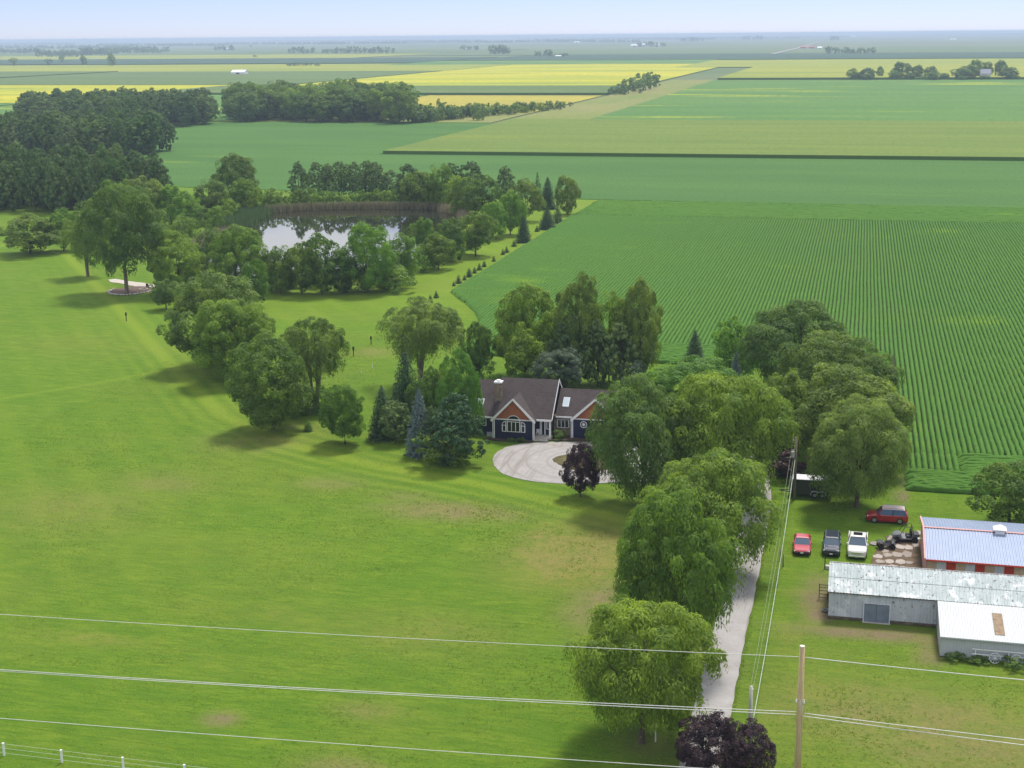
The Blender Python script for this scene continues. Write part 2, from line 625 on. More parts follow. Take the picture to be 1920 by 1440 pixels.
for i, sd in enumerate((81, 82)):
    add_proto('spruce%d' % i, crown_spruce(sd, 34, 18, 26, leaf=.033), trunk_mb(sd, np.array([(0, 0, .9, .1)] * 3), .3, .02, 1, 0))
for i, sd in enumerate((83, 84)):
    add_proto('sprucem%d' % i, crown_spruce(sd, 20, 13, 13, leaf=.05, power=.75), trunk_mb(sd, np.array([(0, 0, .9, .1)] * 3), .3, .02, 1, 0))
add_proto('sapling0', crown_spruce(85, 12, 10, 9, leaf=.10, power=.42), trunk_mb(85, np.array([(0, 0, .9, .1)] * 3), .3, .03, 1, 0))


def plant(key, leaf, pos, W, Hh, name, label, cat='tree', group=None, rz=None, with_trunk=True):
    P = PROTO[key]
    if leaf not in P['made']:
        v, f, a = P['crown']
        P['made'][leaf] = np_mesh('crown_' + key + '_' + leaf, v, f, M_LEAF[leaf], {'lv': a})
    rng = random.Random(zlib.crc32(('%s %.1f %.1f' % (key, pos[0], pos[1])).encode()))
    o = empty(name, (pos[0], pos[1], 0.0), rng.uniform(0, 6.28) if rz is None else rz)
    o.scale = (W, W, Hh)
    tag(o, label, cat, group)
    link('crown', P['made'][leaf], o)
    if with_trunk: link('trunk', P['trunk'], o)
    return o


def T(key, leaf, bx, by, top, x0, x1, name, label, cat='tree', group=None, rz=None):
    """tree whose base stands at photo pixel (bx,by), crown x0..x1 wide, top edge at pixel row top"""
    p = G(bx, by)
    W = (x1 - x0) / px_per_m(p)
    Hh = height_at(p, top)
    return plant(key, leaf, p, W, Hh, name, label, cat, group, rz)

# ================================================================== THE SETTING
def poly_obj(name, pts, z, m, kind='structure', parent=None, thick=0.0):
    mb = MB()
    if thick > 0:
        mb.prism([(p[0], p[1], z - thick) for p in pts], (0, 0, thick))
    else:
        mb.add([(p[0], p[1], z) for p in pts], [tuple(range(len(pts)))])
    o = mb.build(name, m, parent)
    if kind and parent is None: o['kind'] = kind
    return o


def seg_dist(X, Y, pts):
    """distance of grid points to a polyline"""
    D = np.full(X.shape, 1e9)
    for a, b in zip(pts[:-1], pts[1:]):
        ax, ay, bx, by = a[0], a[1], b[0], b[1]
        L2 = (bx - ax) ** 2 + (by - ay) ** 2 + 1e-9
        t = np.clip(((X - ax) * (bx - ax) + (Y - ay) * (by - ay)) / L2, 0, 1)
        D = np.minimum(D, np.hypot(X - ax - t * (bx - ax), Y - ay - t * (by - ay)))
    return D


def smooth_noise(X, Y, scale, seed):
    """cheap value noise on the lawn grid"""
    rng = np.random.default_rng(seed)
    x, y = X / scale + 500, Y / scale + 500
    x0, y0 = np.floor(x).astype(int), np.floor(y).astype(int)
    T_ = rng.uniform(0, 1, (512, 512))
    fx, fy = x - x0, y - y0
    fx, fy = fx * fx * (3 - 2 * fx), fy * fy * (3 - 2 * fy)
    g = lambda i, j: T_[(x0 + i) % 512, (y0 + j) % 512]
    return (g(0, 0) * (1 - fx) + g(1, 0) * fx) * (1 - fy) + (g(0, 1) * (1 - fx) + g(1, 1) * fx) * fy


# ---- far ground: patchwork of fields out to the horizon
m, nt, out = new_mat('far_ground')
pos = position(nt)
mp = mapping(nt, pos, (1 / 820.0, 1 / 640.0, 0.0))
fl = node(nt, 'ShaderNodeVectorMath', operation='FLOOR')
nt.links.new(mp, fl.inputs[0])
wnz = node(nt, 'ShaderNodeTexWhiteNoise', noise_dimensions='3D')
nt.links.new(fl.outputs[0], wnz.inputs['Vector'])
c = mixc(nt, ramp(nt, wnz.outputs[0], 0.0, 0.5), (0.075, 0.13, 0.05), (0.16, 0.19, 0.06))
c = mixc(nt, ramp(nt, wnz.outputs[0], 0.5, 1.0), c, (0.11, 0.13, 0.085))
c = mixc(nt, ramp(nt, noise(nt, mapping(nt, pos, (0.0006, 0.004, 0)), 1.0, 4), .35, .65), c, (0.12, 0.16, 0.06))
principled(nt, out, c, 0.9, 0.1)
poly_obj('ground', [(-40000, -300), (40000, -300), (40000, 70000), (-40000, 70000)], -0.30, m)

# ---- lawn with mowing passes, dry patches and bare soil (own colours of the grass, stored per point)
m, nt, out = new_mat('lawn_grass')
pos = position(nt)
at = node(nt, 'ShaderNodeAttribute', attribute_name='tint')
sep = node(nt, 'ShaderNodeSeparateColor')
nt.links.new(at.outputs['Color'], sep.inputs[0])
ad_ = node(nt, 'ShaderNodeAttribute', attribute_name='rimdist')
n_big = noise(nt, pos, 0.045, 4)
n_mid = noise(nt, mapping(nt, pos, (0.14, 0.50, 1.0), (0, 0, R(-4))), 1.0, 6, 0.65)
n_str = noise(nt, mapping(nt, pos, (0.35, 2.2, 1.0), (0, 0, R(-3))), 1.0, 4, 0.7)
n_blot = noise(nt, mapping(nt, pos, (.5, .8, 1.0)), 1.0, 6, 0.75)
n_fine = noise(nt, mapping(nt, pos, (1.0, 1.5, 1.0)), 3.2, 5, 0.8)
c = mixc(nt, ramp(nt, n_big, 0.3, 0.7), (0.080, 0.174, 0.012), (0.116, 0.204, 0.015))
c = mixc(nt, ramp(nt, n_mid, 0.36, 0.66), c, (0.152, 0.234, 0.019))
c = mixc(nt, ramp(nt, n_str, 0.42, 0.66), c, (0.078, 0.166, 0.012))
c = mixc(nt, ramp(nt, n_blot, 0.52, 0.80), c, (0.078, 0.150, 0.013))
# mower passes that follow the lawn edge
sn = node(nt, 'ShaderNodeMath', operation='SINE')
ml = node(nt, 'ShaderNodeMath', operation='MULTIPLY_ADD')
nt.links.new(ad_.outputs['Fac'], ml.inputs[0])
ml.inputs[1].default_value = 2 * math.pi / 2.7
nt.links.new(noise(nt, pos, .12, 2), ml.inputs[2])
nt.links.new(ml.outputs[0], sn.inputs[0])
fd = node(nt, 'ShaderNodeAttribute', attribute_name='rimamp')
pm = node(nt, 'ShaderNodeMath', operation='MULTIPLY')
nt.links.new(ramp(nt, sn.outputs[0], .15, .75), pm.inputs[0])
nt.links.new(fd.outputs['Fac'], pm.inputs[1])
c = mixc(nt, pm.outputs[0], c, (0.172, 0.255, 0.022))
pm2 = node(nt, 'ShaderNodeMath', operation='MULTIPLY')
nt.links.new(ramp(nt, sn.outputs[0], -.45, -.85), pm2.inputs[0])
nt.links.new(fd.outputs['Fac'], pm2.inputs[1])
c = mixc(nt, pm2.outputs[0], c, (0.064, 0.150, 0.010))
c = mixc(nt, sep.outputs[1], c, (0.175, 0.256, 0.022))
dry = node(nt, 'ShaderNodeMath', operation='MULTIPLY')
nt.links.new(sep.outputs[0], dry.inputs[0])
nt.links.new(ramp(nt, noise(nt, pos, 0.8, 5, 0.7), 0.2, 0.62), dry.inputs[1])
c = mixc(nt, dry.outputs[0], c, (0.250, 0.225, 0.055))
dirt = node(nt, 'ShaderNodeMath', operation='MULTIPLY')
nt.links.new(sep.outputs[2], dirt.inputs[0])
nt.links.new(ramp(nt, noise(nt, pos, 1.3, 5, 0.7), 0.10, 0.5), dirt.inputs[1])
c = mixc(nt, dirt.outputs[0], c, (0.20, 0.155, 0.095))
cf = mixc(nt, 1.0, c, (0.70, 0.75, 0.66), 'MULTIPLY')
c = mixc(nt, ramp(nt, n_fine, 0.48, 0.78), c, cf)
cl = mixc(nt, 1.0, c, (1.45, 1.32, 1.3), 'MULTIPLY')
c = mixc(nt, ramp(nt, noise(nt, mapping(nt, pos, (1.0, 1.4, 2.0)), 3.6, 4, .8), 0.55, 0.8), c, cl)
nb = bump(nt, noise(nt, pos, 2.8, 5, 0.8), 0.9, 0.25)
principled(nt, out, c, 0.95, 0.1, normal=nb)
M_LAWN = m

step = 0.9
us = np.arange(-345, 90, step)
vv = np.arange(58, 500, step)
X, Y = np.meshgrid(us, vv)
nx, ny = len(us), len(vv)
rim = [G(*p)[:2] for p in ((-200, 452), (60, 462), (125, 478), (215, 570), (330, 694), (420, 780), (540, 832), (700, 872), (900, 908), (1060, 945), (1170, 975))]
dr = seg_dist(X, Y, rim)
mow = np.exp(-(dr / 1.6) ** 2) * .85
# straight passes in the meadow and faint cross tracks
pa = (X * math.cos(R(38)) + Y * math.sin(R(38)))
mow = np.maximum(mow, .32 * np.clip(np.sin(pa * 2 * math.pi / 6.5), 0, 1) * smooth_noise(X, Y, 18, 3) * (X < -60))
trk = seg_dist(X, Y, [G(*p)[:2] for p in ((0, 748), (160, 722), (330, 690))])
mow = np.maximum(mow, .55 * np.exp(-(trk / .9) ** 2))
trk = seg_dist(X, Y, [G(*p)[:2] for p in ((0, 1062), (300, 1000), (700, 1040))])
mow = np.maximum(mow, .25 * np.exp(-(trk / 1.2) ** 2))
# lawn round the pond and along the bean field is lighter
back = 1 / (1 + np.exp(-(Y - 268) / 8)) * (X > -150)
mow = np.clip(mow + .55 * back * (.55 + .6 * smooth_noise(X, Y, 14, 5)), 0, 1)
# passes between the drive and the barns
yard = (X > -7.5) * (Y > 125) * (Y < 172)
mow = np.clip(mow * (1 - .8 * yard) + yard * .18 * (np.sin(X * 2 * math.pi / 3.2) > 0), 0, 1)
dry = np.zeros_like(X)
soil = np.zeros_like(X)
for (x, y, rx_, ry_, d_, s_) in ((1085, 1035, 7, 9, 1.35, .25), (1010, 1020, 4, 5, .5, 0), (850, 958, 8, 3, .8, .6), (760, 930, 4, 2, .35, .3), (1120, 1135, 3, 6, .7, .7),
                                (412, 1347, 1.4, 1.1, .6, .9), (690, 1332, 3, 1.4, .5, .2), (640, 1440, 3, 1.5, .6, .5), (470, 830, 7, 5, .4, .2), (620, 905, 4, 3, .35, .3),
                                (1535, 1120, 1.5, 5.0, .6, 1.3), (1540, 1150, 1.2, 2.0, .6, 1.2), (1650, 1190, 8, 1.3, .5, 1.0), (1745, 1225, 1.2, 2.4, .5, .8), (1690, 1340, 9, 5, .7, .35), (1580, 1330, 2.5, 3, .55, .1),
                                (1480, 1190, 1.4, 2.4, .4, .1), (1840, 1400, 9, 5, .7, .4), (1500, 1110, 1.6, 1.2, .5, .2), (1690, 930, .7, 2.6, .2, 1.0), (1690, 900, .5, 3.0, 0, 1.0),
                                (700, 660, 5, 4, .5, .2), (120, 950, 12, 8, .25, .1), (200, 1200, 5, 1.2, .5, 0), (300, 905, 6, 4, .3, .2), (560, 800, 8, 3, .3, .1), (1225, 1390, 2.5, 2.5, .1, .5),
                                (1320, 1230, 3, 8, .0, .5), (1330, 1080, 4, 8, .0, .5), (160, 640, 14, 9, .22, 0), (800, 1180, 10, 5, .3, .05), (480, 1150, 9, 3, .3, 0)):
    g = G(x, y)
    e = np.exp(-(((X - g[0]) / rx_) ** 2 + ((Y - g[1]) / ry_) ** 2))
    e = np.clip(e * (.55 + .9 * smooth_noise(X, Y, 2.2, int(x))), 0, 1)
    dry, soil = np.maximum(dry, d_ * e), np.maximum(soil, s_ * e)
dry = np.clip(dry + .16 * np.clip(smooth_noise(X, Y, 9, 8) * 1.6 - .55, 0, 1) + .25 * (X > -6) * (Y < 122) * smooth_noise(X, Y, 3, 9), 0, 1)
tint = np.stack([dry, np.clip(mow, 0, 1), soil], -1).reshape(-1, 3)
Z = .03 * smooth_noise(X, Y, 2.5, 21) + .05 * smooth_noise(X, Y, 12, 22) - .07
idx = np.arange(nx * ny).reshape(ny, nx)
faces = np.stack([idx[:-1, :-1], idx[:-1, 1:], idx[1:, 1:], idx[1:, :-1]], -1).reshape(-1, 4)
o = link('lawn', np_mesh('lawn', np.stack([X, Y, Z], -1).reshape(-1, 3), faces, M_LAWN, {'tint': tint, 'rimdist': dr.ravel(), 'rimamp': (np.clip(1 - (dr - 1) / 12, 0, 1) * np.interp(X, [-150, -95, -70, -12], [.22, .45, .72, .5]) * (.5 + .7 * smooth_noise(X, Y, 9, 41))).ravel()}, smooth=True))
o['kind'] = 'structure'


# ---- crop fields: slabs as tall as the crop; far colours include painted cloud shadow and sunlit strips
def field_mat(name, c1, c2, c3=None, streak=(0.004, 0.02), fine=0.35, amount=(0.38, 0.62), hot=(0.6, 0.72), side=None):
    if name in MATS: return MATS[name]
    m, nt, out = new_mat(name)
    pos = position(nt)
    s = noise(nt, mapping(nt, pos, (streak[0], streak[1], 0)), 1.0, 4, 0.55)
    c = mixc(nt, ramp(nt, s, *amount), c1, c2)
    if c3:
        s3 = noise(nt, mapping(nt, pos, (streak[0] * .8 + .0007, streak[1] * .8, 3.3)), 1.3, 3, 0.5)
        c = mixc(nt, ramp(nt, s3, *hot), c, c3)
    f = noise(nt, pos, fine, 5, 0.75)
    c = mixc(nt, ramp(nt, f, .42, .75), c, tuple(x * .62 for x in c1))
    if side:                                        # green stalks below the tassels
        sn_ = node(nt, 'ShaderNodeSeparateXYZ')
        nt.links.new(nt.nodes.new('ShaderNodeNewGeometry').outputs['True Normal'], sn_.inputs[0])
        c = mixc(nt, ramp(nt, sn_.outputs[2], .3, .7), side, c)
    principled(nt, out, c, 0.9, 0.1, normal=bump(nt, f, .6, .8))
    MATS[name] = m
    return m


CS = (0.075, 0.150, 0.032)
BEAN = field_mat('bean_canopy', (0.064, 0.152, 0.032), (0.080, 0.178, 0.036), (0.15, 0.235, 0.028), (0.006, 0.03), .9, hot=(.64, .76))
CORN = field_mat('corn_tassels', (0.125, 0.190, 0.036), (0.165, 0.225, 0.040), (0.185, 0.235, 0.034), (0.006, 0.05), .5, side=CS)
GREEN2 = field_mat('bean_far', (0.082, 0.185, 0.040), (0.110, 0.210, 0.042), (0.29, 0.34, 0.020), (0.0035, 0.018), .2, hot=(.57, .66), side=CS)
YELLOW = field_mat('sunlit_yellow_crop', (0.33, 0.36, 0.022), (0.50, 0.45, 0.022), (0.19, 0.27, 0.03), (0.0016, 0.011), .12, hot=(.58, .7), side=CS)  # crop yellow with sunlit strips painted into the colour
OLIVE = field_mat('olive_crop', (0.22, 0.27, 0.036), (0.32, 0.33, 0.036), (0.15, 0.22, 0.045), (0.0018, 0.010), .12, side=CS)
OCHRE = field_mat('ochre_stubble', (0.32, 0.29, 0.055), (0.42, 0.37, 0.040), (0.34, 0.23, 0.10), (0.006, 0.03), .15, side=CS)
SHADE = field_mat('deep_green_cloud_shade', (0.095, 0.155, 0.045), (0.125, 0.180, 0.050), None, (0.0018, 0.010), .12, side=CS)  # crop green with cloud shadow painted into the colour
DEEP = field_mat('blue_green_crop', (0.040, 0.088, 0.050), (0.058, 0.108, 0.056), None, (0.0018, 0.010), .12, side=CS)
WATERWAY = field_mat('waterway_grass', (0.185, 0.225, 0.055), (0.245, 0.240, 0.085), (0.13, 0.21, 0.045), (0.02, 0.006), .25, side=CS)


def field(name, u0, u1, v0, v1, h, m):
    return poly_obj(name, [(u0, v0), (u1, v0), (u1, v1), (u0, v1)], h, m, thick=h + .2)


poly_obj('bean_field', [(-95, 472), (320, 467.5), (320, 642.5), (-221, 642.5), (-226, 884), (-420, 884), (-470, 800), (-345, 640), (-310, 520), (-260, 490)], .10, BEAN, thick=.8)
field('corn_field', -219.5, 320, 644, 905, 1.6, CORN)
field('grass_waterway', -225, -173, 907, 1741, .25, WATERWAY)
field('bean_field', -172, 560, 907.5, 1714, .7, GREEN2)
field('stubble_field', -395, -230, 1004, 1298, .22, OCHRE)
field('grass_margin', -395, -230, 888, 1003, .12, WATERWAY)
field('crop_field', -700, -397, 888, 1298, .5, GREEN2)
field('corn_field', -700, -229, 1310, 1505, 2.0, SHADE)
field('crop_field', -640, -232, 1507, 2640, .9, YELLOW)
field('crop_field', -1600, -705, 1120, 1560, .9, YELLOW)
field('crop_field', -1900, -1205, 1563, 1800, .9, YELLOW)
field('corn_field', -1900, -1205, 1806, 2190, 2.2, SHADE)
field('crop_field', -1400, -705, 890, 1117, .8, GREEN2)
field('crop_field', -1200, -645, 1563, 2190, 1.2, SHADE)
field('crop_field', -3000, -645, 2195, 2780, .9, OLIVE)
field('crop_field', -3200, -900, 2860, 3560, 1.5, DEEP)
field('crop_field', -900, -300, 2645, 3050, 1.0, GREEN2)
field('corn_field', -171, 640, 1745, 2360, 2.4, OLIVE)
field('crop_field', -300, 900, 2365, 3010, 1.0, OLIVE)
field('crop_field', -880, 1200, 3060, 3900, 1.5, DEEP)
field('crop_field', -3600, -1300, 3570, 4400, .9, OLIVE)
field('crop_field', -1290, 1500, 3910, 5200, .9, field_mat('pale_green_crop', (0.10, 0.165, 0.06), (0.15, 0.19, 0.07), None, (0.001, 0.006), .1))
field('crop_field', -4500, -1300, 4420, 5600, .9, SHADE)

# ---- soybean rows between the lawn and the far headland, 30 inch spacing
m, nt, out = new_mat('soybean_leaf')
pos = position(nt)
c = mixc(nt, ramp(nt, noise(nt, pos, 1.7, 4, .7), .35, .7), (0.062, 0.146, 0.024), (0.102, 0.202, 0.031))
c = mixc(nt, ramp(nt, noise(nt, mapping(nt, pos, (.03, .06, 1)), 1.0, 3), .62, .74), c, (0.16, 0.27, 0.022))
c = mixc(nt, ramp(nt, noise(nt, mapping(nt, pos, (.02, .03, 4)), 1.0, 3), .35, .65), c, mixc(nt, .5, c, (0.057, 0.154, 0.032)))
principled(nt, out, c, .9, .06, normal=bump(nt, noise(nt, pos, 5.0, 3, .7), .7, .12))
M_BEANLEAF = m
M_SOIL = plain('field_soil', (0.035, 0.048, 0.018), .95, .1, var=.3)


def crop_rows(name, blocks, z0=.04):
    V, Fc = [], []
    n0 = 0
    prof_x = np.array([-.335, -.265, 0, .265, .335])
    prof_z = np.array([.0, .46, .66, .46, .0])
    for (a0, a1, b0, b1, along_v, stp, seed) in blocks:
        start = None
        if callable(b0): start, b0 = b0, min(b0(a0), b0(a1))
        rng = np.random.default_rng(seed)
        # a: across rows, b: along rows
        ac = np.arange(a0 + .38, a1, .762)
        bb = np.arange(b0, b1 + stp * .5, stp)
        nr, nb_ = len(ac), len(bb)
        A = ac[:, None, None] + prof_x[None, None, :] * 1.0 + np.zeros((1, nb_, 1))
        wob = .03 * np.sin(bb * .11 + seed)[None, :, None] + .01 * np.sin(bb * .37)[None, :, None]
        A = A + wob + rng.normal(size=(nr, nb_, 5)) * .032
        B = bb[None, :, None] + np.zeros((nr, 1, 5)) + rng.normal(size=(nr, nb_, 5)) * stp * .2
        vig = np.clip(1 + rng.normal(size=(nr, nb_, 1)) * .09, .25, 1.35)
        Zz = z0 + prof_z[None, None, :] * vig + rng.normal(size=(nr, nb_, 5)) * .035
        Zz[:, 0, :] = z0
        Zz[:, -1, :] = z0
        Zz[:, :, 0] = z0
        Zz[:, :, 4] = z0
        if start is not None:
            s0 = np.array([start(q) for q in ac])[:, None, None]
            B = s0 + (B - b0) * (b1 - s0) / (b1 - b0)
        P = np.stack([A, B, Zz], -1) if along_v else np.stack([B, A, Zz], -1)
        ii = np.arange(nr * nb_ * 5).reshape(nr, nb_, 5) + n0
        f = np.stack([ii[:, :-1, :-1], ii[:, :-1, 1:], ii[:, 1:, 1:], ii[:, 1:, :-1]], -1).reshape(-1, 4)
        V.append(P.reshape(-1, 3))
        Fc.append(f)
        n0 += nr * nb_ * 5
    o = link(name, np_mesh(name, np.concatenate(V), np.concatenate(Fc), M_BEANLEAF, smooth=True))
    return o


poly_obj('field_soil', [(-84.6, 466), (-84.6, 292), (-69, 264), (-67.8, 232.6), (7.4, 232.6), (7.4, 170.5), (180, 171), (180, 466)], .03, M_SOIL)
edge = lambda u: float(np.interp(u, [-85, -82, -78, -74, -70.5, -68, -67, 8], [292, 286, 279, 271, 262, 248, 246, 246]))
bl = [(-85, 7.2, edge, 428, True, .95, 1), (7.2, 120, 186, 428, True, .9, 2),
      (232.5, 246, -68, 7.0, False, .9, 4), (170.5, 178, 7.2, 120, False, .8, 5), (178, 186, 14, 120, False, .9, 8), (7.2, 14, 178, 186, True, .8, 9), (428, 466, -85, 160, False, 1.6, 6)]
tag(crop_rows('soybean_crop', bl), 'green soybeans planted in long straight rows behind the house', 'crop', kind='stuff')

# ---- gravel drive and turning loop
m, nt, out = new_mat('gravel')
pos = position(nt)
c = mixc(nt, ramp(nt, noise(nt, pos, .5, 5, .65), .3, .7), (0.285, 0.27, 0.26), (0.365, 0.35, 0.34))
c = mixc(nt, ramp(nt, noise(nt, pos, 6.0, 4, .8), .5, .8), c, (0.26, 0.24, 0.22))
lc = G(1100, 866)
vm = node(nt, 'ShaderNodeVectorMath', operation='DISTANCE')
vm.inputs[1].default_value = (lc.x, lc.y, .035)
nt.links.new(pos, vm.inputs[0])
cmb = node(nt, 'ShaderNodeCombineXYZ')
nt.links.new(vm.outputs['Value'], cmb.inputs[0])
trk = noise(nt, mapping(nt, cmb.outputs[0], (1.1, 1, 1)), 1.0, 3, .6)
near_loop = node(nt, 'ShaderNodeMath', operation='MULTIPLY')
nt.links.new(ramp(nt, trk, .50, .66), near_loop.inputs[0])
nt.links.new(ramp(nt, vm.outputs['Value'], 17, 13), near_loop.inputs[1])
c = mixc(nt, near_loop.outputs[0], c, (0.25, 0.225, 0.205))
c = mixc(nt, ramp(nt, noise(nt, mapping(nt, pos, (1.1, .05, 1)), 1.0, 3, .6), .54, .66), c, (0.24, 0.22, 0.20))
c = mixc(nt, ramp(nt, noise(nt, pos, .35, 4, .7), .60, .74), c, (0.24, 0.21, 0.16))
principled(nt, out, c, .95, .1, normal=bump(nt, noise(nt, pos, 9, 4, .8), .5, .06))
M_GRAVEL = m
out_px = [(924, 862), (929, 876), (945, 889), (985, 900), (1035, 906), (1095, 908), (1150, 905), (1250, 905), (1330, 915), (1380, 950)]
gp = [tuple(G(*p)[:2]) for p in out_px]
right = [(-8.2, 60), (-8.2, 90), (-8.2, 120), (-8.2, 140), (-8.3, 156), (-8.6, 166)] + [tuple(G(*p)[:2]) for p in ((1435, 880), (1400, 848), (1300, 838), (1130, 829.5), (1060, 829), (1000, 830.5), (958, 836), (934, 847))]


def ragged(pts, n=6, amp=.16, seed=1):
    rng = random.Random(seed)
    o = []
    for a, b in zip(pts, pts[1:] + pts[:1]):
        L = math.dist(a, b)
        k = max(1, int(L / 1.3))
        for i in range(k):
            t = i / k
            o.append((a[0] + (b[0] - a[0]) * t + rng.uniform(-amp, amp), a[1] + (b[1] - a[1]) * t + rng.uniform(-amp, amp)))
    return o


def rounded(pts, n=5):
    o = []
    N_ = len(pts)
    for i in range(N_):
        p0, p1, p2, p3 = (Vector(pts[(i + k - 1) % N_]) for k in range(4))
        for j in range(n):
            t = j / n
            q = .5 * ((2 * p1) + (p2 - p0) * t + (2 * p0 - 5 * p1 + 4 * p2 - p3) * t * t + (3 * p1 - p0 - 3 * p2 + p3) * t ** 3)
            o.append((q.x, q.y))
    return o


poly_obj('driveway', ragged(rounded(gp + [(-11.3, 158), (-11.2, 140), (-11.2, 120), (-11.2, 90), (-11.2, 60)] + right), amp=.09), .035, M_GRAVEL, thick=.15)
isl = [tuple(G(*p)[:2]) for p in ((1036, 862), (1055, 854), (1095, 849), (1150, 850), (1180, 862), (1150, 880), (1090, 884), (1052, 873))]
poly_obj('planting_bed', ragged(rounded(isl), amp=.1), .07, plain('mulch_grass', (0.10, 0.085, 0.04), .95, .1, var=.5, scale=.8, dirt=(0.07, 0.13, 0.02)), thick=.1)
M_MULCH = plain('mulch', (0.07, 0.05, 0.042), .95, .1, var=.4, scale=2)
poly_obj('planting_bed', ragged([tuple(G(*p)[:2]) for p in ((1031, 827), (1036, 814), (1075, 815), (1130, 818), (1130, 828.4), (1080, 827.5))], amp=.08), .12, M_MULCH, thick=.08)
poly_obj('planting_bed', ragged([tuple(G(*p)[:2]) for p in ((905, 822.5), (927, 820.5), (1000, 825), (998, 830), (930, 826.5))], amp=.08), .07, M_MULCH, thick=.08)

# ---- pond
m, nt, out = new_mat('pond_water')
pos = position(nt)
p_ = principled(nt, out, (0.020, 0.022, 0.012), .03, .5, normal=bump(nt, noise(nt, mapping(nt, pos, (1.0, .45, 1.0)), .6, 3, .5), .025, .08))
p_.inputs['IOR'].default_value = 1.38
pond_px = [(455, 416), (480, 404), (520, 397), (600, 393), (720, 392), (830, 395), (868, 404), (868, 432), (805, 468), (745, 500), (660, 522), (560, 530), (450, 534), (388, 524), (372, 490), (385, 455), (418, 430)]
poly_obj('pond', ragged([tuple(G(*p)[:2]) for p in pond_px], amp=.9, seed=4), .16, m, thick=.1)
poly_obj('pond_bank', ragged([tuple(G(*p)[:2]) for p in ((360, 470), (385, 440), (440, 412), (458, 414), (420, 432), (392, 455), (380, 500))], amp=.8), .19, plain('bank_mud', (0.16, 0.13, 0.07), .95, .1, var=.3, dirt=(0.09, 0.13, 0.04)), thick=.1)


# ---- haze: the summer air, one closed box round the whole place
m, nt, out = new_mat('haze_air')
pv = node(nt, 'ShaderNodeVolumePrincipled')
pv.inputs['Color'].default_value = (0.66, 0.81, 1.0, 1)
pv.inputs['Density'].default_value = HAZE_DENSITY
pv.inputs['Anisotropy'].default_value = 0.0
nt.links.new(pv.outputs[0], out.inputs['Volume'])
hz = MB().box(-41000, 41000, -600, 71000, -1.4, 57.0).build('haze', m)
hz['kind'] = 'stuff'


# ---- standing grass and weeds on the lawn (uncountable): small blades, thicker where it is rough
rng = np.random.default_rng(77)
NT = 75000
gx, gy = [], []
while sum(len(q) for q in gx) < NT:
    x, y = rng.uniform(-115, 45, 60000), rng.uniform(84, 245, 60000)
    rough = smooth_noise(x, y, 4.0, 31) * .6 + smooth_noise(x, y, 1.3, 32) * .5
    dd = 1.0
    ok = (rng.uniform(0, 1, len(x)) < np.clip(rough * 1.5 - .35, .03, 1) * dd) & ~((x > -11.9) & (x < -7.9) & (y < 170)) & ~((x > -50) & (x < -8) & (y > 163) & (y < 195)) & ~((x > 7) & (y > 169)) & ~((x > -68.5) & (y > 231) & (y < 470)) & ~((x > -86) & (y > 255)) & ~((x > -1.2) & (y > 128) & (y < 153)) & ~((x > 8.7) & (y > 122) & (y < 153)) & ~((x > 2.9) & (y > 135) & (y < 153))
    gx.append(x[ok])
    gy.append(y[ok])
gx, gy = np.concatenate(gx)[:NT], np.concatenate(gy)[:NT]
# fringe along the drive
fy = rng.uniform(85, 166, 5000)
gx = np.concatenate([gx, np.where(rng.uniform(size=5000) < .5, -8.15, -11.2) + rng.normal(size=5000) * .16])
gy = np.concatenate([gy, fy])
n = len(gx)
weed = np.zeros(n)
for (x, y, rx_, ry_) in ((850, 958, 9, 4), (760, 930, 6, 3), (1085, 1035, 7, 9), (1120, 1135, 4, 6), (620, 905, 6, 4), (470, 830, 7, 5), (412, 1347, 3, 2), (1690, 1340, 9, 5)):
    g = G(x, y)
    weed = np.maximum(weed, np.exp(-(((gx - g[0]) / rx_) ** 2 + ((gy - g[1]) / ry_) ** 2)))
hh = rng.uniform(.01, .05, n) * (1 + 2.2 * weed * (smooth_noise(gx, gy, 1.6, 33) > .55))
V, lvs = [], []
for k in range(4):
    a = rng.uniform(0, 2 * math.pi, n)
    w_ = rng.uniform(.03, .07, n)
    r_ = rng.uniform(.02, .14, n)
    bx_, by_ = gx + np.cos(a) * r_ * .5, gy + np.sin(a) * r_ * .5
    tx, ty = gx + np.cos(a) * r_ * 1.8, gy + np.sin(a) * r_ * 1.8
    V.append(np.stack([np.stack([bx_ - np.sin(a) * w_, by_ + np.cos(a) * w_, np.full(n, -.06)], -1), np.stack([bx_ + np.sin(a) * w_, by_ - np.cos(a) * w_, np.full(n, -.06)], -1), np.stack([tx, ty, hh * rng.uniform(.7, 1.2, n)], -1)], 1).reshape(-1, 3))
    lvs.append(np.repeat(np.clip(rng.uniform(0, .6, n) + .5 * smooth_noise(gx, gy, 6, 34), 0, 1), 3))
V = np.concatenate(V)
M_TUFT = leaf_mat('grass_blade', (0.105, 0.200, 0.018), (0.150, 0.245, 0.024), (0.220, 0.290, 0.045), .4)
tag(link('grass', np_mesh('grass', V, np.arange(len(V)).reshape(-1, 3), M_TUFT, {'lv': np.concatenate(lvs)})), 'uneven short grass and weeds of the mown meadow', 'grass', kind='stuff')
# ================================================================== TREES AND SHRUBS
ORD = ('first second third fourth fifth sixth seventh eighth ninth tenth eleventh twelfth thirteenth fourteenth fifteenth sixteenth seventeenth eighteenth nineteenth twentieth '
       'twenty-first twenty-second twenty-third twenty-fourth').split()
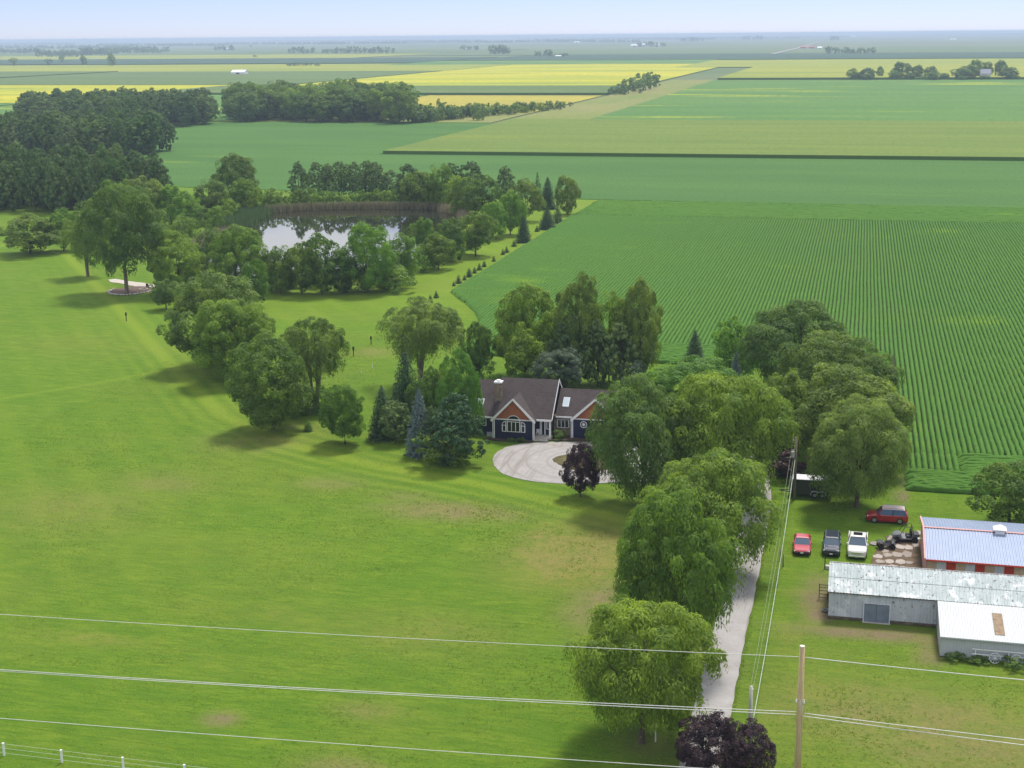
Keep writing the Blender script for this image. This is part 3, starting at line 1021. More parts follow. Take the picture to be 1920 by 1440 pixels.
# ---- the row along the drive
DR = 'trees along the gravel drive'
T('willow0', 'willow', 1203, 1392, 1132, 1072, 1334, 'weeping_tree', 'nearest round weeping tree beside the drive, above the dark purple bush', group=DR)
T('willow1', 'willow', 1268, 1240, 926, 1148, 1388, 'weeping_tree', 'tallest weeping tree of the drive row, second from the power pole', group=DR)
T('willow2', 'willow', 1316, 1075, 848, 1186, 1446, 'weeping_tree', 'yellow-green weeping tree over the drive, third from the road', group=DR)
T('willow2', 'willow_grey', 1206, 950, 712, 1108, 1304, 'weeping_tree', 'grey-green drooping tree hiding the garage, behind the small purple tree', group=DR, rz=2.0)
T('willow0', 'willow', 1352, 938, 704, 1232, 1470, 'weeping_tree', 'broad domed weeping tree in front of the gravel yard, beside the transformer pole', group=DR, rz=4.0)
# ---- around the house
HS = 'trees around the house'
T('broad0', 'bright', 1302, 775, 674, 1212, 1392, 'shade_tree', 'low spreading bright green tree behind the domed weeping tree', group=HS)
T('spruce0', 'spruce', 1302, 690, 619, 1276, 1328, 'spruce_tree', 'dark pointed spruce standing alone before the bean field headland', group=HS)
T('spruce1', 'spruce_blue', 1378, 735, 659, 1360, 1396, 'spruce_tree', 'small blue-grey spruce at the edge of the big windbreak', group=HS)
T('mid0', 'bright', 1378, 715, 596, 1334, 1424, 'shade_tree', 'yellow-green round tree at the house end of the windbreak', group=HS)
T('willow2', 'willow_grey', 1495, 752, 570, 1392, 1604, 'windbreak_tree', 'farthest tall tree of the windbreak, next to the bean rows', group=HS, rz=1.0)
T('willow0', 'olive', 1552, 815, 630, 1446, 1664, 'windbreak_tree', 'olive-green spreading tree in the middle of the windbreak', group=HS, rz=2.2)
T('broad1', 'olive', 1590, 880, 690, 1478, 1696, 'windbreak_tree', 'broad dull green tree of the windbreak beside the yellow grass notch', group=HS, rz=.4)
T('willow0', 'willow_grey', 1606, 950, 752, 1520, 1698, 'windbreak_tree', 'front grey-green windbreak tree overhanging the black trailer', group=HS)
T('mid3', 'dark', 1470, 850, 700, 1420, 1530, 'dark_tree', 'dark tree in the gap behind the transformer pole', group=HS)
T('spruce0', 'spruce', 1462, 885, 790, 1428, 1506, 'spruce_tree', 'dark spruce right behind the transformer pole', group=HS)
T('shrub0', 'red_dark', 1482, 898, 846, 1440, 1528, 'shrub', 'dark reddish shrub behind the black trailer', 'shrub')
T('mid1', 'dark', 1892, 985, 866, 1818, 1968, 'shrub_tree', 'dense dark bush tree at the bean field corner by the blue roofed barn', group=HS)
T('broad3', 'purple', 1088, 931, 832, 1052, 1124, 'plum_tree', 'small dark purple tree beside the gravel turning loop', group=HS)
T('broad1', 'purple', 1328, 1462, 1342, 1266, 1390, 'purple_bush', 'dark purple bush at the end of the drive', 'bush')
T('broad0', 'purple', 1404, 1458, 1358, 1356, 1456, 'purple_bush', 'smaller dark purple bush round the short pole', 'bush')
T('shrub1', 'yellow', 1418, 1468, 1426, 1386, 1450, 'yellow_plant', 'yellow-green low plant at the bottom edge below the guy wires', 'plant')
T('spruce1', 'spruce', 718, 822, 724, 688, 752, 'spruce_tree', 'black-green dense spruce at the west end of the house group', group=HS)
T('spruce0', 'spruce', 762, 805, 658, 722, 806, 'spruce_tree', 'tall dark spruce standing behind the blue spruce', group=HS)
T('spruce1', 'spruce_blue', 788, 852, 729, 756, 820, 'spruce_tree', 'silvery blue spruce beside the house', group=HS)
T('broad0', 'bright', 866, 838, 662, 822, 910, 'larch_tree', 'light green feathery tree rising beside the chimney', group=HS, rz=1.2)
T('pine2', 'spruce', 848, 872, 738, 784, 910, 'spruce_tree', 'wide dark spruce right in front of the house end', group=HS, rz=2.0)
T('shrub2', 'dark', 830, 868, 812, 780, 900, 'shrub', 'dark undergrowth at the foot of the wide front spruce', 'shrub')
T('pine1', 'pine', 742, 830, 752, 712, 776, 'pine_tree', 'dark bushy conifer between the black-green spruce and the blue spruce', group=HS)
T('pine3', 'pine', 812, 852, 762, 778, 846, 'pine_tree', 'dark bushy conifer behind the wide front spruce', group=HS)
T('mid0', 'dark', 800, 815, 690, 764, 838, 'shade_tree', 'dark leafy tree rising behind the blue spruce', group=HS)
T('mid1', 'green', 838, 806, 690, 806, 872, 'shade_tree', 'green leafy tree at the hidden end of the house', group=HS)
T('open1', 'willow_grey', 790, 722, 557, 704, 866, 'willow_tree', 'grey-green willow with forked pale trunks behind the house', group=HS)
T('broad2', 'green', 647, 832, 721, 606, 692, 'maple_tree', 'mid green maple with a low round crown before the lawn', group=HS)
T('broad0', 'dark', 512, 806, 634, 434, 588, 'oak_tree', 'largest dark green oak at the lawn edge', group=HS)
T('open0', 'olive', 592, 765, 597, 528, 668, 'locust_tree', 'many-stemmed tree with bare forked trunks and flat crown', group=HS)
T('shrub1', 'dark', 578, 775, 722, 535, 640, 'shrub', 'dark shrub at the foot of the many-stemmed tree', 'shrub')
T('broad3', 'willow_grey', 402, 690, 514, 318, 498, 'shade_tree', 'large pale green tree at the meadow corner', group=HS)
T('broad2', 'green', 446, 716, 564, 374, 522, 'shade_tree', 'rounded green tree in front of the large pale green tree', group=HS)
T('mid4', 'green', 478, 576, 488, 448, 508, 'young_tree', 'slim young tree standing on the lawn before the pond thicket', group=HS)
T('mid3', 'willow_grey', 312, 580, 525, 284, 346, 'young_tree', 'small young tree beside the stone fire pit', group=HS)
T('sapling0', 'green', 578, 808, 788, 568, 590, 'sapling', 'tiny sapling on the lawn before the dark oak', group=HS)
T('mid3', 'dark', 895, 718, 606, 862, 928, 'shade_tree', 'narrow dark tree behind the left roof of the house', group=HS)
T('broad3', 'green', 985, 708, 536, 922, 1050, 'shade_tree', 'leafy green tree at the left end of the row behind the house', group=HS)
T('broad1', 'olive', 1084, 718, 517, 1036, 1128, 'poplar_tree', 'tallest yellow-topped tree in the row behind the house', group=HS)
T('mid0', 'green', 1142, 715, 548, 1108, 1180, 'poplar_tree', 'narrow green tree between the two tallest behind the house', group=HS)
T('broad3', 'olive', 1200, 720, 526, 1154, 1244, 'poplar_tree', 'tall olive tree at the right end of the row behind the house', group=HS)
T('mid2', 'green', 985, 722, 622, 946, 1024, 'shade_tree', 'small mid green tree behind the ridge of the house', group=HS)
T('broad2', 'bluegreen', 1045, 738, 656, 998, 1094, 'shade_tree', 'low bluish green tree close behind the roof', group=HS)
T('pine1', 'pine', 1064, 722, 590, 1030, 1106, 'pine_tree', 'dark pine in front of the yellow-topped tall tree', group=HS)
T('pine2', 'pine', 1120, 726, 600, 1082, 1160, 'pine_tree', 'dark pine with a bare stem behind the right roof', group=HS)
T('pine0', 'pine', 1164, 726, 604, 1126, 1204, 'pine_tree', 'dark pine beside the olive tree at the row end', group=HS)
T('shrub0', 'bluegreen', 1190, 735, 676, 1164, 1222, 'shrub', 'bluish green shrub under the row behind the house', 'shrub')
T('shrub1', 'green', 905, 724, 672, 868, 930, 'shrub', 'dark low shrub beside the left roof', 'shrub')
# ---- shrubs at the walls
for a in (((1048, 824, 806, 1034, 1066), 'shrub0', 'dark', 'dark shrub under the stone wall window'), ((975, 829, 820, 966, 986), 'shrub1', 'dark', 'low clipped shrub under the arched window'),
          ((958, 827, 821, 950, 966), 'shrub2', 'bright', 'tiny pale green shrub under the arched window'), ((1118, 828, 806, 1096, 1140), 'shrub2', 'green', 'green shrub at the garage wall corner'),
          ((1802, 1082, 1041, 1788, 1818), 'open2', 'green', 'small leafy tree between the two long sheds'),
          ((1790, 1236, 1222, 1770, 1812), 'shrub0', 'dark', 'weeds at the left foot of the white lean-to wall'), ((1838, 1242, 1232, 1815, 1862), 'shrub1', 'dark', 'low weeds in the middle of the white lean-to wall'),
          ((1900, 1252, 1234, 1875, 1930), 'shrub2', 'dark', 'weeds at the white lean-to below the second wheel')):
    T(a[1], a[2], a[0][0], a[0][1], a[0][2], a[0][3], a[0][4], 'shrub', a[3], 'shrub')

# ---- row of young spruces along the bean field
YS = 'young spruces planted along the bean field edge'
words = ['first', 'second', 'third', 'fourth', 'fifth', 'sixth', 'seventh', 'eighth', 'ninth', 'tenth', 'eleventh', 'twelfth', 'thirteenth', 'fourteenth']
ys = [(807, 563, 8), (818, 558, 10), (851, 536, 7), (860, 531, 12), (871, 525, 8), (880, 519, 13), (890, 512, 9), (899, 506, 10), (908, 500, 9), (926, 490, 8), (943, 477, 8), (950, 473, 9), (964, 462, 10), (1007, 434, 9)]
for i, (x, y, w) in enumerate(ys):
    T('sapling0', 'spruce', x, y, y - w * 1.3, x - w * .58, x + w * .58, 'young_spruce', words[i] + ' young spruce from the house end of the field edge row', 'tree', YS)
CE = 'conifers at the far end of the field edge strip'
for (x, y, t, w, lf, key, lab) in ((982, 454, 403, 34, 'spruce', 'spruce0', 'dark spruce nearest to the light green pair by the pond'), (1026, 429, 388, 38, 'spruce', 'spruce1', 'broad cone-shaped spruce on the grass strip'),
                                   (1046, 418, 381, 26, 'spruce', 'sprucem0', 'slim bluish spruce just beyond the cone-shaped one'), (1008, 392, 324, 30, 'spruce', 'sprucem1', 'pointed dark spruce at the strip end, left of two'),
                                   (1027, 392, 332, 38, 'spruce', 'spruce0', 'rounded dark spruce at the strip end, right of two')):
    T(key, lf, x, y, t, x - w / 2, x + w / 2, 'spruce_tree', lab, 'tree', CE)
T('mid2', 'olive', 1064, 402, 330, 1040, 1092, 'shade_tree', 'brownish green tree at the very end of the grass strip', 'tree', CE)

# ---- trees round the pond
PD = 'trees around the pond'
pond_trees = [
    ('open2', 'willow_grey', 238, 550, 343, 140, 298, 'cottonwood_tree', 'tallest tree with bare brown trunk beside the fire pit'),
    ('open1', 'willow_grey', 165, 518, 398, 116, 206, 'cottonwood_tree', 'thin drooping tree left of the tallest tree'),
    ('mid4', 'olive', 56, 476, 402, -6, 114, 'thorn_tree', 'low umbrella-shaped tree on the far lawn edge'),
    ('mid1', 'green', 120, 470, 392, 90, 160, 'shade_tree', 'light green tree between the umbrella tree and the tallest tree'),
    ('broad1', 'green', 336, 552, 436, 282, 392, 'shade_tree', 'dense green tree right of the tallest tree'),
    ('broad3', 'green', 446, 548, 426, 388, 502, 'shade_tree', 'green tree in front of the white pond reflection'),
    ('mid2', 'willow_grey', 400, 520, 430, 366, 440, 'shade_tree', 'pale tree between the two dense green lakeside trees'),
    ('broad0', 'bright', 690, 548, 418, 632, 736, 'maple_tree', 'bright green tree standing before the pond'),
    ('mid0', 'dark', 526, 550, 462, 492, 566, 'thicket_tree', 'dark thicket tree at the left of the front shore'),
    ('mid1', 'dark', 566, 552, 456, 530, 606, 'thicket_tree', 'dark thicket tree second along the front shore'),
    ('mid4', 'dark', 604, 552, 438, 566, 650, 'thicket_tree', 'dark thicket tree behind the pale slanted stem'),
    ('mid2', 'dark', 642, 550, 482, 610, 676, 'thicket_tree', 'dark thicket tree touching the bright green tree'),
    ('mid0', 'green', 752, 528, 438, 716, 790, 'shade_tree', 'dull green round tree right of the bright green tree'),
    ('shrub0', 'green', 742, 546, 500, 700, 782, 'shrub', 'low green bushes at the foot of the front shore trees'),
    ('mid2', 'green', 796, 492, 408, 768, 826, 'shade_tree', 'narrow green tree at the right shore'),
    ('mid1', 'dark', 822, 506, 438, 788, 858, 'shade_tree', 'dark round tree with short trunk on the right lawn edge'),
    ('mid0', 'dark', 846, 490, 410, 812, 872, 'shade_tree', 'dark tree behind the round tree at the right shore'),
    ('mid3', 'dark', 892, 480, 398, 852, 932, 'shade_tree', 'large dark tree where the grass strip narrows'),
    ('broad2', 'bright', 930, 448, 378, 906, 956, 'shade_tree', 'light green tree, shorter of the pale pair'),
    ('broad3', 'bright', 957, 440, 358, 928, 986, 'shade_tree', 'light green tree, taller of the pale pair'),
    ('mid1', 'olive', 985, 415, 336, 950, 1016, 'shade_tree', 'dull olive tree behind the pale pair'),
    ('mid4', 'dark', 905, 412, 328, 866, 946, 'shade_tree', 'dark leafy tree beyond the right end of the pond'),
    ('mid2', 'green', 868, 404, 330, 836, 904, 'shade_tree', 'green tree over the brown reeds at the pond end'),
    ('mid0', 'green', 826, 392, 308, 800, 854, 'shade_tree', 'green round tree among the pines behind the pond'),
    ('mid3', 'dark', 788, 390, 322, 754, 822, 'shade_tree', 'dark tree left of the round tree behind the pond'),
    ('broad3', 'olive', 440, 392, 290, 402, 488, 'shade_tree', 'tall brown-green tree at the left end behind the pond'),
    ('mid1', 'green', 462, 400, 335, 430, 498, 'shade_tree', 'lower green half of the clump at the pond left end'),
    ('mid2', 'bright', 322, 420, 346, 290, 356, 'shade_tree', 'light green tree between the pines and the pond'),
    ('mid4', 'bright', 352, 425, 358, 330, 390, 'shade_tree', 'smaller light green tree close to the pond reeds'),
    ('mid0', 'willow_grey', 395, 412, 336, 364, 428, 'shade_tree', 'greyish tree left of the tall brown-green tree'),
    ('mid3', 'olive', 268, 420, 332, 226, 312, 'shade_tree', 'olive tree hugging the right end of the near pines'),
]
for (k, lf, bx, by, tp, x0, x1, nm, lab) in pond_trees:
    T(k, lf, bx, by, tp, x0, x1, nm, lab, 'shrub' if nm == 'shrub' else 'tree', PD)
# pines behind the pond: a row nobody could tell apart
rr = random.Random(7)
for i, x in enumerate((562, 598, 618, 640, 662, 686, 706, 730)):
    T('pine%d' % rr.randrange(4), 'pine', x, 374 + rr.uniform(-3, 3), (302 if x != 730 else 318) + rr.uniform(-2, 6), x - 22, x + 22, 'pine_tree', ORD[i] + ' dark pine from the left in the row behind the pond', 'tree', 'pines behind the pond')
for x, t, lab in ((768, 308, 'dark pine left of the green round tree behind the pond'), (852, 306, 'dark pine right of the green round tree behind the pond'), (884, 303, 'flat-topped dark pine above the pond end'), (950, 312, 'lone dark pine standing over the olive tree')):
    T('pine%d' % rr.randrange(4), 'pine', x, 384, t, x - 25, x + 25, 'pine_tree', lab, 'tree', PD)
# bushes along the back shore and the left bank
for i in range(24):
    x = 492 + i * 15.5 + rr.uniform(-4, 4)
    T('shrub%d' % rr.randrange(3), rr.choice(('green', 'dark', 'willow_grey')), x, 390 + rr.uniform(-4, 0) - (2 if x > 600 else -3), 356 + rr.uniform(-6, 10), x - 17, x + 17, 'shrub', 'green shore bush behind the brown reeds', 'bush', 'bushes on the back shore')
for i in range(20):
    t = i / 19
    x, y = 265 + t * 190 + rr.uniform(-18, 18), 468 - t * 62 + rr.uniform(-12, 8)
    T('shrub%d' % rr.randrange(3), rr.choice(('green', 'willow_grey', 'green')), x, y, y - rr.uniform(28, 46), x - 20, x + 20, 'shrub', 'green bank bush left of the pond', 'bush', 'bushes on the left bank')
for i in range(13):
    x = 500 + i * 20 + rr.uniform(-8, 8)
    T('shrub%d' % rr.randrange(3), rr.choice(('dark', 'green', 'dark')), x, 546 + rr.uniform(-8, 2), 505 + rr.uniform(-10, 15), x - 20, x + 20, 'shrub', 'dark thicket bush under the front shore trees', 'bush', 'bushes on the front shore')
for i in range(8):
    t = i / 7
    x, y = 770 + t * 130 + rr.uniform(-8, 8), 520 - t * 62
    T('shrub%d' % rr.randrange(3), rr.choice(('dark', 'green')), x, y, y - rr.uniform(26, 40), x - 18, x + 18, 'shrub', 'dark bush under the right shore trees', 'bush', 'bushes on the right shore')


# ---- reeds at the water: uncountable
def reeds(name, path_px, h, n, depth, col, label, seed):
    rng = np.random.default_rng(seed)
    pts = np.array([tuple(G(*p)[:2]) for p in path_px])
    seg = np.linalg.norm(np.diff(pts, axis=0), axis=1)
    cum = np.concatenate([[0], np.cumsum(seg)])
    s = rng.uniform(0, cum[-1], n)
    x = np.interp(s, cum, pts[:, 0]) + rng.normal(size=n) * depth * .5
    y = np.interp(s, cum, pts[:, 1]) + rng.normal(size=n) * depth * .5
    hh = h * rng.uniform(.6, 1.15, n)
    a = rng.uniform(0, math.pi, n)
    w = rng.uniform(.05, .12, n)
    lx, ly = rng.normal(size=n) * .12 * hh, rng.normal(size=n) * .12 * hh
    z0 = np.full(n, .05)
    v = np.stack([np.stack([x - np.cos(a) * w, y - np.sin(a) * w, z0], -1), np.stack([x + np.cos(a) * w, y + np.sin(a) * w, z0], -1),
                  np.stack([x + lx + np.cos(a) * w * .3, y + ly + np.sin(a) * w * .3, hh], -1), np.stack([x + lx - np.cos(a) * w * .3, y + ly - np.sin(a) * w * .3, hh], -1)], 1).reshape(-1, 3)
    o = link(name, np_mesh(name, v, np.arange(len(v)).reshape(-1, 4), col, {'lv': np.repeat(rng.uniform(0, 1, n), 4)}))
    return tag(o, label, 'reeds', kind='stuff')


L_TAN = leaf_mat('reed_tan', (0.21, 0.19, 0.115), (0.28, 0.25, 0.15), (0.34, 0.31, 0.18), .3, (1.0, 1.0, .9))
L_RG = leaf_mat('reed_green', (0.055, 0.11, 0.05), (0.075, 0.14, 0.06), (0.10, 0.17, 0.07), .25)
reeds('reeds', [(496, 399), (540, 396), (620, 392.5), (720, 391.5), (830, 394)], 2.3, 6500, 1.6, L_TAN, 'tan reeds standing along the back shore of the pond', 1)
reeds('reeds', [(832, 396), (870, 405), (876, 420)], 2.6, 1800, 2.0, L_TAN, 'tan reeds in the right corner of the pond', 2)
reeds('reeds', [(428, 428), (445, 415), (470, 405), (486, 402)], 2.6, 6000, 5.0, L_RG, 'blue-green reed bed at the left corner of the pond', 3)
reeds('reeds', [(372, 478), (382, 455), (410, 434), (430, 428)], 1.2, 3500, 4.0, L_TAN, 'low brown reeds on the left bank', 4)


# ---- plantations and the mixed wood
def wood(poly_px, spacing, kinds, leafs, hlo, hhi, wlo, whi, name, label, group, seed, limit=300):
    rng = random.Random(seed)
    pts = [tuple(G(*p)[:2]) for p in poly_px]
    x0, x1 = min(p[0] for p in pts), max(p[0] for p in pts)
    y0, y1 = min(p[1] for p in pts), max(p[1] for p in pts)

    def inside(x, y):
        c = False
        for (ax, ay), (bx, by) in zip(pts, pts[1:] + pts[:1]):
            if (ay > y) != (by > y) and x < (bx - ax) * (y - ay) / (by - ay) + ax: c = not c
        return c
    spots = []
    y = y0
    row = 0
    while y < y1:
        x = x0 + (row % 2) * spacing * .5
        while x < x1:
            px, py = x + rng.uniform(-.3, .3) * spacing, y + rng.uniform(-.3, .3) * spacing
            if inside(px, py): spots.append((px, py))
            x += spacing
        y += spacing * .87
        row += 1
    spots.sort(key=lambda p: p[1])
    for p in spots[:limit]:
        plant(rng.choice(kinds), rng.choice(leafs), p, rng.uniform(wlo, whi), rng.uniform(hlo, hhi), name, label, 'tree', group)
    return len(spots)


PK = ['pine0', 'pine1', 'pine2', 'pine3']
n1 = wood([(-40, 398), (20, 398), (120, 402), (200, 396), (305, 388), (312, 374), (150, 370), (-40, 374)], 7.4, PK, ['pine', 'pine', 'pine', 'far'], 15, 20, 8.5, 12, 'pine_tree', 'dark pine in the near plantation block left of the pond', 'pines of the near block', 1)
n2 = wood([(-60, 292), (80, 292), (200, 296), (318, 288), (326, 279), (150, 274), (-60, 276)], 9.6, PK, ['pine', 'pine', 'pine', 'far'], 16, 20.5, 11, 15, 'pine_tree', 'dark pine in the middle plantation block on the left', 'pines of the middle block', 2)
n3 = wood([(40, 236), (200, 244), (330, 240), (402, 232), (404, 222), (250, 222), (60, 226)], 12.5, PK, ['pine', 'pine', 'far'], 17, 22, 14, 19, 'pine_tree', 'dark pine in the far plantation block behind the green field', 'pines of the far block', 3)
n4 = wood([(434, 229), (560, 228), (755, 232), (760, 214), (640, 206), (440, 211)], 17, ['mid0', 'mid1', 'mid2', 'mid4'], ['green', 'dark', 'dark', 'far'], 15, 24, 18, 27, 'wood_tree', 'leafy tree in the mixed wood beyond the green field', 'trees of the mixed wood', 4)
print('woods', n1, n2, n3, n4)
for (x, y, t, w, lab) in ((745, 214, 163, 42, 'tall tree at the right end of the mixed wood'), (770, 214, 165, 22, 'narrow tree beside the mixed wood'), (768, 222, 186, 34, 'bushy tree before the narrow tree'), (822, 210, 184, 9, 'thin upright cedar in the hedgerow'),
                          (895, 226, 196, 26, 'rounded taller tree in the hedgerow'), (1070, 200, 191, 12, 'small round tree at the far end of the hedgerow'), (420, 214, 196, 22, 'small tree in the gap between the far woods'), (405, 224, 205, 18, 'bush beside the far pine block')):
    T('far%d' % rr.randrange(4), 'far', x, y, t, x - w / 2, x + w / 2, 'hedgerow_tree', lab, 'tree', 'hedgerow trees')
for i in range(64):
    t = (i / 63) ** 1.25
    x = 770 + t * 285 + rr.uniform(-4, 4)
    y = 231 - t * 26 + rr.uniform(-3, 1)
    h = 31 - t * 17
    T('far%d' % rr.randrange(4), rr.choice(('far', 'green', 'far')), x, y, y - h * rr.uniform(.6, 1.15), x - h * .5, x + h * .5, 'hedgerow_tree', 'leafy bush in the hedgerow beyond the corn field', 'tree', 'bushes of the hedgerow')
for i, (x, y, t, w) in enumerate(sorted(((1150, 178, 160, 22), (1164, 177, 156, 26), (1178, 175, 146, 30), (1192, 172, 145, 28), (1206, 170, 137, 34), (1220, 168, 135, 32), (1230, 164, 139, 22), (1172, 178, 162, 20), (1200, 175, 152, 26)))):
    T('far%d' % rr.randrange(4), 'far', x, y, t, x - w / 2, x + w / 2, 'grove_tree', ORD[i] + ' dark tree from the left in the lone grove beside the grass waterway', 'tree', 'trees of the lone grove')
FR = 'trees of the right farmstead'
for i, (x, y, t, w) in enumerate(sorted(((1598, 149, 128, 22), (1612, 150, 135, 22), (1626, 150, 127, 30), (1625, 151, 138, 20), (1650, 146, 124, 14), (1678, 150, 132, 26), (1690, 148, 116, 40), (1706, 150, 136, 24), (1720, 148, 122, 24), (1745, 146, 124, 26),
                     (1748, 151, 134, 34), (1770, 150, 137, 18), (1800, 150, 128, 36), (1818, 149, 122, 40), (1830, 146, 112, 34), (1852, 146, 116, 20), (1876, 146, 113, 26), (1892, 149, 126, 36), (1803, 151, 142, 16), (1846, 150, 141, 22), (1905, 150, 141, 18)))):
    T('mid%d' % rr.randrange(5), rr.choice(('green', 'dark', 'far')), x, y, t, x - w / 2, x + w / 2, 'farm_tree', ORD[i] + ' round tree from the left of the farmstead beyond the far green field', 'tree', FR)
# far trees: rows and clumps on the plain
for (x0, x1, y, t, n, lab) in ((540, 590, 100.5, 88, 6, 'thin tree in the short row on the plain'), (602, 740, 100.5, 87, 16, 'thin tree in the long row on the plain'), (536, 600, 124, 117, 9, 'low shrub in the strip on the yellow field'),
                               (920, 955, 102, 84, 6, 'blue-hazy tree of the round clump before the horizon'), (1003, 1036, 106, 92, 5, 'tree of the farm clump left of the waterway'), (1040, 1068, 106, 98, 5, 'small tree trailing the farm clump'),
                               (860, 900, 94, 84, 6, 'tree beside the far white sheds'), (1195, 1250, 88, 78, 9, 'tree around the far white farm buildings'), (1546, 1640, 101, 88, 13, 'tree of the dark blue row beside the gravel road'), (1556, 1572, 76, 67, 3, 'tree clump at the far end of the gravel road'),
                               (400, 440, 95, 84, 6, 'tree of the small clump with a white house'), (66, 150, 107, 92, 10, 'tree at the left edge of the blue far wood'), (140, 200, 104, 88, 8, 'tree in the middle of the blue far wood'), (200, 300, 100, 90, 12, 'tree of the right tail of the blue far wood'), (0, 60, 100, 90, 7, 'tree at the left frame side of the plain'),
                               (1275, 1320, 78, 70, 7, 'hazy tree on the right horizon farm'), (1390, 1430, 75, 66, 6, 'hazy tree around the horizon village')):
    for i in range(n):
        x = x0 + (x1 - x0) * (i + .5) / n + rr.uniform(-2, 2)
        hh = (y - t) * rr.uniform(.65, 1.1)
        w = max(hh * rr.uniform(.7, 1.1), (x1 - x0) / n * 1.1)
        T('far%d' % rr.randrange(4), 'far', x, y + rr.uniform(-.4, .4), y - hh, x - w / 2, x + w / 2, 'plain_tree', ORD[i] + ' ' + lab + ', counted from the left', 'tree', lab.replace('tree', 'trees', 1))
for (x, y, t, w, lab) in ((25, 124, 108, 16, 'scrubby tree at the left end of the creek line'), (92, 122, 110, 15, 'round low tree on the creek line'), (116, 118, 103, 12, 'wispy tree on the creek line'), (157, 122, 102, 13, 'oval tree on the creek line'), (210, 124, 98, 16, 'tallest tree on the creek line'), (478, 108, 103, 9, 'lone bush on the dark green band'), (470, 89, 84, 6, 'tiny lone tree right of the small clump')):
    T('far%d' % rr.randrange(4), 'far', x, y, t, x - w / 2, x + w / 2, 'plain_tree', lab, 'tree', 'scattered trees on the plain')


# woods on the horizon, each a mass no one could count
def treeline(segs, label, seed, card=5.0):
    rng = np.random.default_rng(seed)
    C = []
    for (x0, x1, y, hgt) in segs:
        a, b = G(x0, y), G(x1, y)
        L = (b - a).length
        n = int(min(900, L / 16)) + 6
        for i in range(n):
            p = a.lerp(b, rng.uniform()) + Vector((0, rng.uniform(0, 120), 0))
            hh = hgt * rng.uniform(.8, 1.4)
            k = 20
            q = rng.normal(size=(k, 3))
            q = q / np.linalg.norm(q, axis=1, keepdims=True)
            q[:, 2] = np.abs(q[:, 2])
            C.append(np.array(p) + q * np.array([hh * .5, hh * .5, hh * .9]) * rng.uniform(.6, 1, (k, 1)))
    C = np.concatenate(C)
    m = len(C)
    v, f, a_ = cards(C, rng.normal(size=(m, 3)) + np.array([0, -.5, .8]), rng.normal(size=(m, 3)), card * rng.uniform(.7, 1.4, m), .8, rng.uniform(0, 1, m))
    o = link('treeline', np_mesh('treeline', v, f, M_LEAF['far'], {'lv': a_}))
    return tag(o, label, 'wood', kind='stuff')


treeline([(-60, 240, 91, 19), (180, 420, 86, 18), (200, 300, 94, 18), (-60, 130, 84, 20), (60, 160, 104, 15), (100, 205, 101, 19), (160, 300, 97.5, 17), (-60, 60, 98, 16)], 'blue hazy woods on the left horizon', 1)
treeline([(420, 640, 83, 16), (600, 760, 82, 15), (740, 960, 80, 16), (480, 900, 78, 16)], 'hazy treeline on the middle horizon', 2)
treeline([(960, 1200, 79, 16), (1000, 1100, 77, 18), (1100, 1340, 74, 14), (960, 1500, 72, 14)], 'hazy treeline right of the middle horizon', 3)
treeline([(1480, 1600, 70, 14), (1640, 1780, 66, 14), (1750, 1960, 65.5, 16), (1500, 1960, 63, 15)], 'thin hazy treeline on the right horizon', 4)

# ================================================================== BUILDINGS
def part(mb, name, m, root, bevel=0.0, smooth=False, parent=None):
    """child mesh whose vertices were given in world coordinates (root stands unrotated)"""
    lx, ly, lz = root.location
    mb.v = [(x - lx, y - ly, z - lz) for x, y, z in mb.v]
    return mb.build(name, m, parent or root, bevel, smooth)


def slab(mb, quad, t):
    return mb.prism(quad, (0, 0, -t))


def siding_mat(name, col, pitch, axis='z', rough=.6):
    if name in MATS: return MATS[name]
    m, nt, out = new_mat(name)
    pos = position(nt)
    w = node(nt, 'ShaderNodeTexWave', wave_type='BANDS', bands_direction=axis.upper(), wave_profile='SAW')
    w.inputs['Scale'].default_value = .314 / pitch
    nt.links.new(pos, w.inputs['Vector'])
    n = noise(nt, pos, 1.2, 4)
    c = mixc(nt, ramp(nt, n, .3, .7), tuple(x * .85 for x in col), tuple(min(1, x * 1.12) for x in col))
    principled(nt, out, c, rough, .35, normal=bump(nt, w.outputs[1], .6, .03))
    MATS[name] = m
    return m


M_NAVY = siding_mat('navy_siding', (0.017, 0.020, 0.055), .18)
M_ORANGE = siding_mat('rust_shake', (0.36, 0.125, 0.060), .16)
M_TRIM = plain('white_trim', (0.74, 0.74, 0.74), .5, .4, var=.06)
M_GLASS = plain('dark_glass', (0.012, 0.014, 0.018), .08, .6, var=.1)
M_SKYGLASS = plain('skylight_glass', (0.50, 0.58, 0.64), .12, .6, var=.05)
M_CONC = plain('concrete', (0.42, 0.39, 0.35), .9, .2, var=.15, scale=2)
M_DARK = plain('dark_interior', (0.012, 0.013, 0.03), .8, .2)

